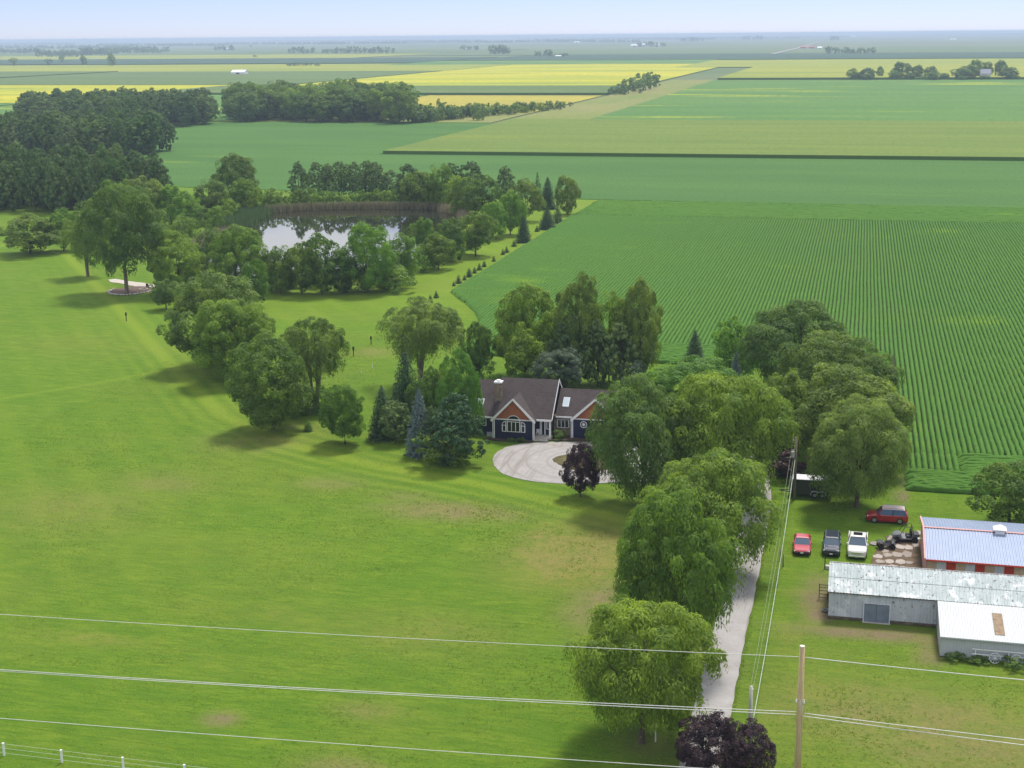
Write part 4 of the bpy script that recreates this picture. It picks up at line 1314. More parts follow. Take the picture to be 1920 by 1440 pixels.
m, nt, out = new_mat('shingles')
pos = position(nt)
bt = node(nt, 'ShaderNodeTexBrick', offset=.5)
bt.inputs['Scale'].default_value = 1.0
bt.inputs['Brick Width'].default_value = .34
bt.inputs['Row Height'].default_value = .17
bt.inputs['Mortar Size'].default_value = .012
bt.inputs['Color1'].default_value = (0.055, 0.044, 0.044, 1)
bt.inputs['Color2'].default_value = (0.092, 0.072, 0.070, 1)
bt.inputs['Mortar'].default_value = (0.030, 0.025, 0.025, 1)
sx = node(nt, 'ShaderNodeSeparateXYZ')
nt.links.new(pos, sx.inputs[0])
cx = node(nt, 'ShaderNodeCombineXYZ')
ad = node(nt, 'ShaderNodeMath', operation='ADD')
nt.links.new(sx.outputs[0], cx.inputs[0])
nt.links.new(sx.outputs[2], ad.inputs[0])
nt.links.new(sx.outputs[1], ad.inputs[1])
nt.links.new(ad.outputs[0], cx.inputs[1])
nt.links.new(cx.outputs[0], bt.inputs['Vector'])
c = mixc(nt, ramp(nt, noise(nt, pos, .9, 4), .35, .7), bt.outputs[0], (0.080, 0.066, 0.065))
principled(nt, out, c, .9, .2, normal=bump(nt, noise(nt, pos, 14, 3), .5, .02))
M_SHINGLE = m

m, nt, out = new_mat('fieldstone')
pos = position(nt)
vo = node(nt, 'ShaderNodeTexVoronoi')
vo.inputs['Scale'].default_value = 4.5
nt.links.new(pos, vo.inputs['Vector'])
ve = node(nt, 'ShaderNodeTexVoronoi', feature='DISTANCE_TO_EDGE')
ve.inputs['Scale'].default_value = 4.5
nt.links.new(pos, ve.inputs['Vector'])
c = mixc(nt, vo.outputs['Color'], (0.16, 0.12, 0.085), (0.36, 0.30, 0.23))
c = mixc(nt, ramp(nt, ve.outputs['Distance'], 0.0, .06), (0.10, 0.085, 0.07), c)
principled(nt, out, c, .9, .2, normal=bump(nt, ramp(nt, ve.outputs['Distance'], 0, .1), .7, .05))
M_STONE = m

# ---------------------------------------------------------------- the house
HR = empty('house', (-43.5, 187.5, 0))
tag(HR, 'navy blue house with brown shingle roofs and an orange front gable', 'house')
part(MB().box(-47.5, -39.6, 184.3, 192.6, 0, 2.85).box(-56.5, -47.6, 184.1, 192.2, 0, 2.75).prism([(-39.6, 184.3, 2.85), (-39.6, 192.6, 2.85), (-39.6, 188.0, 7.0)], (-.12, 0, 0)), 'wall', M_NAVY, HR)
part(MB().box(-47.3, -41.8, 182.5, 188.0, 0, 2.85), 'wall', M_NAVY, HR)
part(MB().box(-36.75, -30.3, 184.7, 192.4, 0, 2.85), 'wall', M_NAVY, HR)
o = part(MB().box(-39.58, -36.76, 185.7, 192.4, 0, 2.85), 'wall', M_STONE, HR)
o['label'] = 'brown fieldstone wall'
o = part(MB().prism([(-47.3, 182.52, 2.86), (-41.8, 182.52, 2.86), (-44.55, 182.52, 5.55)], (0, .15, 0)), 'gable', M_ORANGE, HR)
o['label'] = 'orange shingled gable'
o = part(MB().prism([(-36.75, 184.72, 2.86), (-30.3, 184.72, 2.86), (-33.52, 184.72, 5.6)], (0, .15, 0)), 'gable', M_ORANGE, HR)
o['label'] = 'orange shingled gable over the garage'
# roofs
def gable_roof_v(u0, u1, ridge_v, ridge_z, ve0, ze0, ve1, ze1, t=.16):
    """ridge runs along u"""
    mb = MB()
    slab(mb, [(u0, ve0, ze0), (u1, ve0, ze0), (u1, ridge_v, ridge_z), (u0, ridge_v, ridge_z)], t)
    slab(mb, [(u0, ridge_v + .002, ridge_z), (u1, ridge_v + .002, ridge_z), (u1, ve1, ze1), (u0, ve1, ze1)], t)
    return mb


def gable_roof_u(v0, v1, ridge_u, ridge_z, half, ze, t=.16):
    """ridge runs along v"""
    mb = MB()
    slab(mb, [(ridge_u - half, v0, ze), (ridge_u, v0, ridge_z), (ridge_u, v1, ridge_z), (ridge_u - half, v1, ze)], t)
    slab(mb, [(ridge_u + .002, v0, ridge_z), (ridge_u + half, v0, ze), (ridge_u + half, v1, ze), (ridge_u + .002, v1, ridge_z)], t)
    return mb


part(gable_roof_v(-47.62, -39.3, 188.0, 7.4, 183.0, 2.9, 193.0, 2.9), 'roof', M_SHINGLE, HR)
part(gable_roof_v(-57, -47.65, 188.0, 6.95, 183.5, 2.78, 192.6, 2.78), 'roof', M_SHINGLE, HR)
part(gable_roof_v(-39.28, -29.9, 189.0, 6.0, 185.3, 2.9, 192.9, 2.9), 'roof', M_SHINGLE, HR)
part(gable_roof_u(182.1, 187.0, -44.55, 5.88, 3.12, 2.80), 'roof', M_SHINGLE, HR)
part(gable_roof_u(184.3, 188.8, -33.52, 5.86, 3.42, 2.80), 'roof', M_SHINGLE, HR)
# white trim: rakes, eaves, corners
tr = MB()
for (ru, rz_, half, ze, v) in ((-44.55, 5.90, 3.14, 2.80, 182.07), (-33.52, 5.88, 3.44, 2.80, 184.27)):
    for s in (-1, 1):
        tr.prism([(ru, v, rz_ + .03), (ru + s * half, v, ze + .02), (ru + s * half, v, ze - .24), (ru + s * (half - .22), v, ze - .24), (ru, v, rz_ - .30)], (0, -.06, 0))
    tr.box(ru - half + .2, ru + half - .2, v + .33, v + .40, ze - .06, ze + .10)
tr.bar((-39.27, 182.97, 2.86), (-39.27, 188.0, 7.36), .06, .26, (0, 0, 1)).bar((-39.27, 188.0, 7.36), (-39.27, 193.0, 2.86), .06, .26, (0, 0, 1))
tr.box(-57, -47.66, 183.42, 183.49, 2.58, 2.80).box(-39.24, -36.9, 185.22, 185.29, 2.68, 2.90).box(-41.45, -39.33, 182.92, 182.99, 2.66, 2.92)
tr.box(-47.36, -47.22, 182.42, 182.495, 0, 2.8).box(-41.88, -41.74, 182.42, 182.495, 0, 2.8).box(-36.82, -36.66, 184.62, 184.695, 0, 2.8)
part(tr, 'trim', M_TRIM, HR)
part(MB().tube([(-47.45, 182.3, 0.1), (-47.45, 182.3, 2.7)], .06, 8), 'downpipe', M_TRIM, HR)
part(MB().tube([(-41.62, 182.3, 0.1), (-41.62, 182.3, 2.7)], .06, 8), 'downpipe', M_TRIM, HR)
part(MB().tube([(-36.9, 184.5, 0.1), (-36.9, 184.5, 2.7)], .06, 8), 'downpipe', M_TRIM, HR)
# chimney
ch = part(MB().box(-47.82, -46.9, 185.0, 185.95, 2.9, 7.2), 'chimney', M_STONE, HR, .03)
part(MB().box(-47.92, -46.8, 184.9, 186.05, 7.202, 7.42).box(-47.62, -47.1, 185.2, 185.75, 7.422, 7.62), 'cap', M_TRIM, HR, .02, parent=ch)
# skylights lie in the wing roofs
for (u0, u1, va, vb, ea, za, rv, rz_) in ((-50.25, -49.5, 184.55, 185.5, 183.5, 2.78, 188.0, 6.95), (-38.5, -37.75, 186.6, 187.65, 185.3, 2.9, 189.0, 6.0)):
    k = (rz_ - za) / (rv - ea)
    zA, zB = za + (va - ea) * k, za + (vb - ea) * k
    f = part(slab(MB(), [(u0 - .07, va - .07, zA + .05), (u1 + .07, va - .07, zA + .05), (u1 + .07, vb + .07, zB + .17), (u0 - .07, vb + .07, zB + .17)], .14), 'skylight', M_TRIM, HR)
    part(slab(MB(), [(u0, va, zA + .11), (u1, va, zA + .11), (u1, vb, zB + .16), (u0, vb, zB + .16)], .03), 'pane', M_SKYGLASS, HR, parent=f)


def window(u0, u1, z0, z1, v, n, root, glass=M_GLASS, rows=1, arch=0.0, fr=.075, half_arch=0):
    """casement set facing the road: white frame with n panes"""
    mb = MB()
    mb.box(u0 - fr, u1 + fr, v - .09, v, z0 - fr, z0).box(u0 - fr, u1 + fr, v - .09, v, z1, z1 + fr)
    w = (u1 - u0) / n
    for i in range(n + 1):
        x = u0 + i * w
        mb.box(x - fr / 2 - (fr / 2 if i == 0 else 0), x + fr / 2 + (fr / 2 if i == n else 0), v - .088, v - .002, z0 + .001, z1 - .001)
    c = (u0 + u1) / 2
    if arch:
        pr = []
        N = 14
        for k in range(N):
            a0, a1 = math.pi * k / N, math.pi * (k + 1) / N
            r0, r1 = (u1 - u0) / 2, (u1 - u0) / 2 + fr
            q = [(c + r0 * math.cos(a0), v - .085, z1 + fr + arch * math.sin(a0)), (c + r1 * math.cos(a0), v - .085, z1 + fr + (arch + fr) * math.sin(a0)),
                 (c + r1 * math.cos(a1), v - .085, z1 + fr + (arch + fr) * math.sin(a1)), (c + r0 * math.cos(a1), v - .085, z1 + fr + arch * math.sin(a1))]
            mb.prism(q, (0, .08, 0))
    if half_arch:
        N = 8
        for k in range(N):
            a0, a1 = math.pi / 2 * k / N, math.pi / 2 * (k + 1) / N
            X = (lambda a, r: u1 - r * math.cos(a)) if half_arch < 0 else (lambda a, r: u0 + r * math.cos(a))
            r0, r1, h = (u1 - u0), (u1 - u0) + fr, abs(half_arch)
            q = [(X(a0, r0), v - .085, z1 + fr + h * math.sin(a0)), (X(a0, r1), v - .085, z1 + fr + (h + fr) * math.sin(a0)), (X(a1, r1), v - .085, z1 + fr + (h + fr) * math.sin(a1)), (X(a1, r0), v - .085, z1 + fr + h * math.sin(a1))]
            mb.prism(q, (0, .08, 0))
        e = u1 if half_arch < 0 else u0
        mb.box(e - fr / 2, e + fr / 2, v - .084, v - .004, z1 + fr, z1 + fr + abs(half_arch) + fr)
    f = part(mb, 'window', M_TRIM, root)
    for i in range(n):
        x = u0 + i * w
        for r in range(rows):
            zz0, zz1 = z0 + (z1 - z0) * r / rows, z0 + (z1 - z0) * (r + 1) / rows
            part(MB().box(x + fr / 2 + .004, x + w - fr / 2 - .004, v - .05, v - .004, zz0 + .006, zz1 - .006), 'pane', glass, root, parent=f)
    if arch:
        pts = [(c + (u1 - u0) / 2 * math.cos(math.pi * k / 14), v - .05, z1 + fr + arch * math.sin(math.pi * k / 14)) for k in range(15)]
        part(MB().prism(pts, (0, .045, 0)), 'pane', glass, root, parent=f)
    if half_arch:
        e = u1 if half_arch < 0 else u0
        pts = [(e, v - .05, z1 + fr)] + [((e - (u1 - u0) * math.cos(math.pi / 2 * k / 8)) if half_arch < 0 else (e + (u1 - u0) * math.cos(math.pi / 2 * k / 8)), v - .05, z1 + fr + abs(half_arch) * math.sin(math.pi / 2 * k / 8)) for k in range(9)]
        part(MB().prism(pts, (0, .045, 0)), 'pane', glass, root, parent=f)
    return f


window(-45.42, -43.68, 1.15, 2.48, 182.5, 3, HR, arch=.80)
window(-46.12, -45.66, 1.15, 1.95, 182.5, 1, HR, half_arch=-.45)
window(-43.44, -42.98, 1.15, 1.95, 182.5, 1, HR, half_arch=.45)
window(-39.05, -37.5, 1.25, 2.30, 185.7, 3, HR, rows=3)
window(-49.55, -48.9, 1.35, 2.25, 184.1, 1, HR)
# porch: door, column, header, floor and steps
part(MB().box(-41.78, -39.45, 183.05, 184.29, .01, .42), 'porch_floor', M_CONC, HR, .02)
for k in range(2):
    part(MB().box(-41.7, -39.75, 182.62 - .4 * k, 183.04 - .4 * k, .01, .28 - .14 * k), 'step', M_CONC, HR, .015)
part(MB().box(-39.72, -39.48, 183.1, 183.34, .421, 2.65), 'porch_column', M_TRIM, HR, .02)
dr_ = part(MB().box(-41.25, -40.95, 184.2, 184.295, .43, 2.5).box(-40.62, -40.45, 184.2, 184.295, .43, 2.5).box(-41.25, -40.45, 184.21, 184.295, 2.5, 2.62), 'door_frame', M_TRIM, HR)
dd = part(MB().box(-40.94, -40.63, 184.22, 184.29, .43, 2.49), 'door', M_DARK, HR)
window(-40.25, -39.75, 1.3, 2.35, 184.295, 1, HR)
# compass ornament on the garage wall
od = MB()
for k in range(24):
    a0, a1 = 2 * math.pi * k / 24, 2 * math.pi * (k + 1) / 24
    od.prism([(-35.2 + r * math.cos(a), 184.66, 2.05 + r * math.sin(a)) for r, a in ((.40, a0), (.48, a0), (.48, a1), (.40, a1))], (0, .03, 0))
for k in range(8):
    a = math.pi / 4 * k
    od.prism([(-35.2 + r * math.cos(b), 184.65, 2.05 + r * math.sin(b)) for r, b in ((.07, a - .9), (.36, a), (.07, a + .9))], (0, .03, 0))
part(od.cyl((-35.2, 184.64, 2.05), (0, 1, 0), .13, .05, 12), 'wall_ornament', M_TRIM, HR)
for i, x in enumerate((-48.35, -47.85)):
    r_ = empty('air_conditioner', (x, 183.4, 0))
    tag(r_, ('left' if i == 0 else 'right') + ' grey air conditioner unit at the corner of the arched window wall', 'air conditioner', 'units beside the house')
    MB().box(-.22, .22, -.22, .22, .02, .62).build('casing', plain('ac_grey', (0.42, 0.42, 0.43), .6, .4, var=.2), r_, .02)
    MB().cyl((0, 0, .635), (0, 0, 1), .17, .02, 14).build('fan_grille', M_DARK, r_)
# white chair on the porch
r_ = empty('porch_chair', (-41.45, 183.75, .42))
tag(r_, 'small white chair on the porch beside the door', 'chair')
MB().box(-.22, .22, -.22, .22, .38, .43).build('seat', M_TRIM, r_)
MB().box(-.22, .22, .18, .23, .44, .85).build('backrest', M_TRIM, r_)
for sx_ in (-.19, .19):
    for sy in (-.19, .19):
        MB().box(sx_ - .025, sx_ + .025, sy - .025, sy + .025, 0, .379).build('leg', M_TRIM, r_)


# ---------------------------------------------------------------- metal sheds
def metal_mat(name, col, rust, streak, rust_amt=(.60, .70), metal=.25, rough=.5, seed=0.0, flake=None):
    if name in MATS: return MATS[name]
    m, nt, out = new_mat(name)
    pos = position(nt)
    v1 = mapping(nt, pos, (1.4, .35, .35))
    c = mixc(nt, ramp(nt, noise(nt, v1, 1.6, 5, .65), .34, .66), col, streak)
    if flake:
        c = mixc(nt, ramp(nt, noise(nt, mapping(nt, pos, (.8, .5, .5)), 1.1, 5, .7), .54, .62), c, flake)
    c = mixc(nt, ramp(nt, noise(nt, mapping(nt, pos, (1.6, .9, .9)), 2.3, 5, .72), *rust_amt), c, rust)
    principled(nt, out, c, rough, .4, metal)
    MATS[name] = m
    return m


M_GALV = metal_mat('weathered_roof', (0.42, 0.465, 0.47), (0.09, 0.075, 0.07), (0.29, 0.345, 0.345), (.585, .625), .05, .65, flake=(0.58, 0.60, 0.62))
M_GALVW = metal_mat('weathered_wall', (0.52, 0.54, 0.58), (0.14, 0.10, 0.09), (0.43, 0.46, 0.51), (.60, .65), .0, .7, flake=(0.62, 0.63, 0.66))
M_WHITEM = metal_mat('white_metal', (0.43, 0.45, 0.46), (0.35, 0.36, 0.37), (0.47, 0.48, 0.49), (.70, .8), .05, .5)
M_BLUEM = metal_mat('blue_grey_roof', (0.26, 0.31, 0.42), (0.32, 0.37, 0.47), (0.23, 0.28, 0.395), (.55, .7), .2, .45)
M_BLUEDOOR = plain('blue_grey_door', (0.17, 0.205, 0.255), .6, .3, var=.12)
M_PINK = plain('faded_red_trim', (0.55, 0.30, 0.28), .7, .3, var=.1)
M_TAN = plain('tan_panel', (0.58, 0.42, 0.29), .7, .3, var=.15, dirt=(0.33, 0.2, 0.12))
M_WHITEP = plain('pale_panel', (0.62, 0.62, 0.66), .6, .3, var=.1)
M_RED = plain('red_panel', (0.55, 0.060, 0.035), .6, .3, var=.15, dirt=(0.36, 0.10, 0.05))
M_WOOD = plain('grey_wood', (0.26, 0.19, 0.125), .85, .2, var=.3, scale=3)
M_FOUND = plain('stone_footing', (0.13, 0.105, 0.08), .95, .1, var=.4, scale=3)


def ribbed(u0, u1, pa, pb, pitch, amp, per=6, top=.55):
    """corrugated sheet between line pa=(v,z) and pb=(v,z), ribs running from pa to pb"""
    n = int((u1 - u0) / pitch * per)
    us_ = np.linspace(u0, u1, n + 1)
    ph = (us_ - u0) / pitch * 2 * math.pi
    h = amp * np.clip(np.cos(ph) * 1.6, -1, 1)
    dv, dz = pb[0] - pa[0], pb[1] - pa[1]
    L = math.hypot(dv, dz)
    nv, nz = -dz / L, dv / L
    A = [(u, pa[0] + nv * k, pa[1] + nz * k) for u, k in zip(us_, h)]
    B = [(u, pb[0] + nv * k, pb[1] + nz * k) for u, k in zip(us_, h)]
    mb = MB()
    mb.add(A + B, [(i, i + 1, n + 2 + i, n + 1 + i) for i in range(n)])
    return mb


# long weathered shed
SH = empty('metal_shed', (12, 132.6, 0))
tag(SH, 'long weathered metal shed with flaking pale roof and blue-grey double door', 'shed')
U0, U1 = -.95, 27.0
part(ribbed(U0, 2.30, (128.9, .32), (128.9, 2.82), .3, .016), 'front_wall', M_GALVW, SH)
part(ribbed(4.66, U1, (128.9, .32), (128.9, 2.82), .3, .016), 'front_wall', M_GALVW, SH)
part(ribbed(2.30, 4.66, (128.9, 1.82), (128.9, 2.82), .3, .016), 'front_wall', M_GALVW, SH)
part(MB().box(U0 + .05, U1, 128.96, 129.06, .02, 2.8), 'backing', M_FOUND, SH)
part(MB().prism([(U0, 128.95, .3), (U0, 136.2, .3), (U0, 136.2, 2.8), (U0, 132.6, 4.18), (U0, 128.95, 2.8)], (.1, 0, 0)), 'end_wall', M_GALVW, SH)
part(MB().box(U0 - .03, U1, 128.86, 129.3, 0, .30).box(U0 - .03, U0 + .25, 129.31, 136.2, 0, .30), 'footing', M_FOUND, SH, .02)
rs = (4.28 - 2.83) / (132.6 - 128.62)
zc_ = lambda v: 2.83 + (v - 128.62) * rs
part(ribbed(U0 - .12, U1, (128.62, 2.83), (130.75, zc_(130.75)), .3, .018), 'roof_sheet', M_GALV, SH)
part(ribbed(U0 - .12, U1, (130.6, zc_(130.6) + .035), (132.6, 4.315), .3, .018), 'roof_sheet', M_GALV, SH)
part(ribbed(U0 - .12, U1, (132.6, 4.31), (136.5, 2.83), .3, .018), 'roof_sheet', M_GALV, SH)
part(slab(MB(), [(U0, 128.7, 2.78), (U1, 128.7, 2.78), (U1, 132.6, 4.20), (U0, 132.6, 4.20)], .08), 'roof_deck', M_FOUND, SH)
part(MB().tube([(U0 - .12, 132.6, 4.32), (U1, 132.6, 4.32)], .06, 6), 'ridge_cap', metal_mat('ridge_rust', (0.5, 0.5, 0.5), (0.2, 0.12, 0.09), (0.4, 0.36, 0.33), (.52, .62)), SH)
for a, b in ((2.34, 3.42), (3.45, 4.62)):
    part(MB().box(a, b, 128.80, 128.87, .06, 1.80), 'door_leaf', M_BLUEDOOR, SH, .01)
part(MB().box(2.2, 4.75, 128.55, 128.79, .0, .07), 'sill', M_CONC, SH, .01)
part(MB().box(2.24, 2.33, 128.78, 128.88, .05, 1.86).box(4.63, 4.72, 128.78, 128.88, .05, 1.86).box(2.24, 4.72, 128.78, 128.88, 1.861, 1.93), 'door_frame', M_WHITEP, SH)

# white lean-to in front of it
LT = empty('lean_to', (15, 125.5, 0))
tag(LT, 'bright white metal lean-to attached to the front of the weathered shed', 'lean-to')
k_ = (2.80 - 1.95) / (128.58 - 122.3)
part(ribbed(8.85, U1, (122.3, 1.95), (128.58, 2.80), .23, .014), 'roof', M_WHITEM, LT)
part(ribbed(8.95, U1, (122.5, .03), (122.5, 1.92), .23, .012), 'front_wall', M_WHITEM, LT)
part(MB().prism([(8.93, 122.52, .02), (8.93, 128.75, .02), (8.93, 128.75, 2.76), (8.93, 122.52, 1.92)], (.08, 0, 0)), 'end_wall', M_WHITEM, LT)
part(MB().box(8.8, U1, 122.26, 122.30, 1.84, 1.96), 'fascia', M_WHITEM, LT)
zl = lambda v: 1.95 + (v - 122.3) * k_
pa_, pb_ = G(1860, 1150, 2.6), G(1862, 1190, 2.1)
v0_, v1_ = pb_[1], pa_[1]
uL = pa_[0]
part(slab(MB(), [(uL, v0_, zl(v0_) + .05), (uL + .85, v0_, zl(v0_) + .05), (uL + .85, v1_, zl(v1_) + .05), (uL, v1_, zl(v1_) + .05)], .03), 'roof_panel', M_WOOD, LT)['label'] = 'bare wooden roof panel'
rw = empty('wall_rail', (11.6, 122.2, 0))
tag(rw, 'white two-bar rail along the lean-to wall', 'rail')
for z in (.62, 1.08):
    MB().box(0, 6.0, -.03, .03, z - .04, z + .04).build('bar', M_TRIM, rw)
for x in (.3, 3.1, 5.8):
    MB().box(x - .04, x + .04, .031, .09, 0.0, 1.12).build('post', M_TRIM, rw)
for i, x in enumerate((13.55, 15.35)):
    r_ = empty('wagon_wheel', (x, 122.0, .48))
    r_.rotation_euler = (R(-8), 0, 0)
    tag(r_, 'pale wagon wheel leaning on the lean-to wall, ' + ('left' if i == 0 else 'right') + ' of the two', 'wheel', 'wagon wheels at the lean-to')
    mb = MB()
    for k in range(24):
        a0, a1 = 2 * math.pi * k / 24, 2 * math.pi * (k + 1) / 24
        mb.bar((.46 * math.cos(a0), 0, .46 * math.sin(a0)), (.46 * math.cos(a1), 0, .46 * math.sin(a1)), .05, .06, (0, 1, 0))
    mb.build('rim', M_WHITEP, r_)
    MB().cyl((0, 0, 0), (0, 1, 0), .08, .12, 10).build('hub', M_WHITEP, r_)
    for k in range(10):
        a = 2 * math.pi * k / 10
        MB().bar((.07 * math.cos(a), 0, .07 * math.sin(a)), (.44 * math.cos(a), 0, .44 * math.sin(a)), .03, .03, (0, 1, 0)).build('spoke', M_WHITEP, r_)

# blue roofed barn with coloured wall sheets
BR = empty('barn', (17, 145.5, 0))
tag(BR, 'low barn with pale blue metal roof, red trim and tan, white and red wall sheets', 'barn')
B0, B1 = 8.15, 28.5
part(ribbed(B0, B1, (138.95, 2.98), (145.45, 4.08), .305, .02), 'roof_sheet', M_BLUEM, BR)
part(ribbed(B0, B1, (145.45, 4.08), (152.0, 2.98), .305, .02), 'roof_sheet', M_BLUEM, BR)
part(MB().bar((B0, 145.45, 4.13), (B1, 145.45, 4.13), .28, .05), 'ridge_cap', M_PINK, BR)
part(MB().bar((B0 - .03, 138.9, 2.99), (B0 - .03, 145.45, 4.11), .16, .22).bar((B0 - .03, 145.45, 4.11), (B0 - .03, 152.0, 2.99), .16, .22), 'rake_trim', M_PINK, BR)
part(MB().box(B0 + .05, B1, 138.88, 138.94, 2.82, 2.98), 'eave_trim', M_RED, BR)
part(MB().prism([(B0 + .1, 139.25, 0), (B0 + .1, 151.8, 0), (B0 + .1, 151.8, 2.86), (B0 + .1, 145.45, 3.9), (B0 + .1, 139.25, 2.86)], (.1, 0, 0)), 'end_wall', M_PINK, BR)
part(MB().box(B0 + .21, B1, 139.36, 139.5, 0, 2.85).box(B0 + .21, B1, 151.6, 151.7, 0, 2.85), 'backing', M_FOUND, BR)
cols = (M_TAN, M_WHITEP, M_RED)
labs = ('tan wall sheet', 'pale wall sheet', 'red wall sheet')
for i in range(22):
    x = B0 + .22 + i * .915
    part(ribbed(x, min(x + .905, B1), (139.3, .05), (139.3, 2.84), .226, .012), 'wall_sheet', cols[i % 3], BR)['label'] = labs[i % 3]
cu = part(MB().box(15.2, 16.1, 145.0, 145.9, 3.9, 4.5), 'cupola', M_TRIM, BR, .02)
cr_ = MB()
cr_.add([(15.0, 144.8, 4.501), (16.3, 144.8, 4.501), (16.3, 146.1, 4.501), (15.0, 146.1, 4.501), (15.65, 145.45, 4.95)], [(3, 2, 1, 0), (0, 1, 4), (1, 2, 4), (2, 3, 4), (3, 0, 4)])
part(cr_, 'cupola_roof', M_TRIM, BR, parent=cu)
r_ = empty('wall_lamp', (8.1, 144.2, 3.2))
tag(r_, 'small white yard lamp on the end wall of the blue roofed barn', 'lamp')
MB().bar((.12, 0, 0), (-.35, 0, .08), .04, .04).build('arm', M_TRIM, r_)
MB().cyl((-.42, 0, .02), (0, 0, 1), .12, .14, 10).build('lamp_head', M_TRIM, r_)


# ---------------------------------------------------------------- farm buildings far out on the plain
def farm_building(bx, by, wpx, hpx, depth, name, label, cat, wall=M_TRIM, roof=M_TRIM, rot=0.0, along=True):
    p = G(bx, by)
    s = px_per_m(p)
    L, Hh = wpx / s, hpx / s
    o = empty(name, p, rot)
    tag(o, label, cat)
    e = Hh * .55
    D = depth
    if along:
        MB().box(-L / 2, L / 2, -D / 2, D / 2, 0, e).prism([(-L / 2, -D / 2, e), (-L / 2, D / 2, e), (-L / 2, 0, Hh * .97)], (L, 0, 0)).build('wall', wall, o)
        mb = MB()
        slab(mb, [(-L / 2 - .5, -D / 2 - .5, e), (L / 2 + .5, -D / 2 - .5, e), (L / 2 + .5, 0, Hh), (-L / 2 - .5, 0, Hh)], .3)
        slab(mb, [(-L / 2 - .5, .01, Hh), (L / 2 + .5, .01, Hh), (L / 2 + .5, D / 2 + .5, e), (-L / 2 - .5, D / 2 + .5, e)], .3)
        mb.build('roof', roof, o)
        MB().box(-L * .12, L * .12, -D / 2 - .12, -D / 2 - .02, 0, e * .8).build('door', M_DARK if wall is M_TRIM else M_WHITEP, o)
    return o


farm_building(450, 140, 25, 9, 24, 'machine_shed', 'large white machine shed alone on the green plain', 'shed', rot=R(8))
farm_building(1190, 88, 14, 5, 18, 'farm_shed', 'white shed at the left of the far white farm', 'shed')
farm_building(1207, 88, 6, 7, 12, 'farm_house', 'white house among the far farm trees', 'house')
farm_building(1232, 88, 8, 6, 12, 'farm_house', 'white house at the right end of the far farm trees', 'house')
farm_building(877, 93, 9, 3, 12, 'farm_shed', 'white shed left of the round clump', 'shed')
farm_building(891, 93, 5, 4, 10, 'farm_house', 'white house beside the white shed on the plain', 'house')
farm_building(428, 94, 6, 4, 12, 'farm_house', 'white house in the small clump on the left plain', 'house')
farm_building(1047, 106.5, 11, 3, 10, 'farm_shed', 'low pale shed trailing the farm clump', 'shed')
farm_building(1082, 81, 10, 3.4, 22, 'farm_shed', 'pair-like white bins on the horizon plain', 'shed')
farm_building(1514, 91, 26, 5, 20, 'farm_shed', 'long red farm shed beside the far gravel road', 'shed', wall=M_RED, roof=plain('dull_red_roof', (0.32, 0.15, 0.12), .8))
farm_building(1537, 91.5, 8, 4, 14, 'farm_shed', 'white shed at the end of the red farm shed', 'shed')
farm_building(1787, 75, 10, 2.5, 25, 'farm_shed', 'long white shed on the right plain', 'shed')
farm_building(1600, 70, 9, 3, 25, 'farm_shed', 'white shed near the right horizon', 'shed')
farm_building(157, 75.5, 8, 3, 30, 'grain_store', 'white grain store on the left horizon', 'grain store')
farm_building(1847, 148, 18, 18, 9, 'farm_house', 'pale grey house between the trees of the right farmstead', 'house', wall=M_WHITEP, roof=plain('grey_roof', (0.30, 0.31, 0.36), .8))
farm_building(1405, 74, 10, 4, 20, 'farm_shed', 'pale shed of the horizon village', 'shed')
# gravel road far out
rp = [(1448, 102.5), (1480, 95), (1510, 87.5), (1545, 75.5)]
L_, R_ = [], []
for (x, y) in rp:
    g = G(x, y)
    L_.append((g[0] - 7, g[1]))
    R_.append((g[0] + 7, g[1]))
poly_obj('gravel_road', L_ + R_[::-1], 2.2, M_GRAVEL, thick=.5)

# ================================================================== VEHICLES AND SMALL THINGS
def paint(name, col, rough=.28):
    if name in MATS: return MATS[name]
    m, nt, out = new_mat(name)
    p = principled(nt, out, col, rough, .5)
    p.inputs['Coat Weight'].default_value = .6
    p.inputs['Coat Roughness'].default_value = .08
    MATS[name] = m
    return m


M_TYRE = plain('tyre_rubber', (0.018, 0.018, 0.019), .85, .2, var=.2)
M_RIM = plain('wheel_rim', (0.32, 0.33, 0.34), .35, .5, .6, var=.1)
M_BLACK = plain('black_plastic', (0.018, 0.018, 0.020), .5, .4, var=.2)
M_CHROME = plain('chrome', (0.55, 0.56, 0.58), .2, .5, .8, var=.05)
M_LAMP = plain('headlamp', (0.75, 0.76, 0.78), .15, .6, var=.05)
M_WIND = plain('windscreen', (0.05, 0.09, 0.14), .05, .8, var=.1)
M_PLATE = plain('plate_white', (0.7, 0.7, 0.7), .5, .3, var=.05)


def wheel(root, x, y, r, w, rimmat=M_RIM):
    s = 1 if y > 0 else -1
    t = MB().cyl((x, y, r), (0, 1, 0), r, w, 20).build('wheel', M_TYRE, root, .02)
    MB().cyl((x, y + s * w * .5, r), (0, 1, 0), r * .62, .03, 14).build('rim', rimmat, t)
    return t


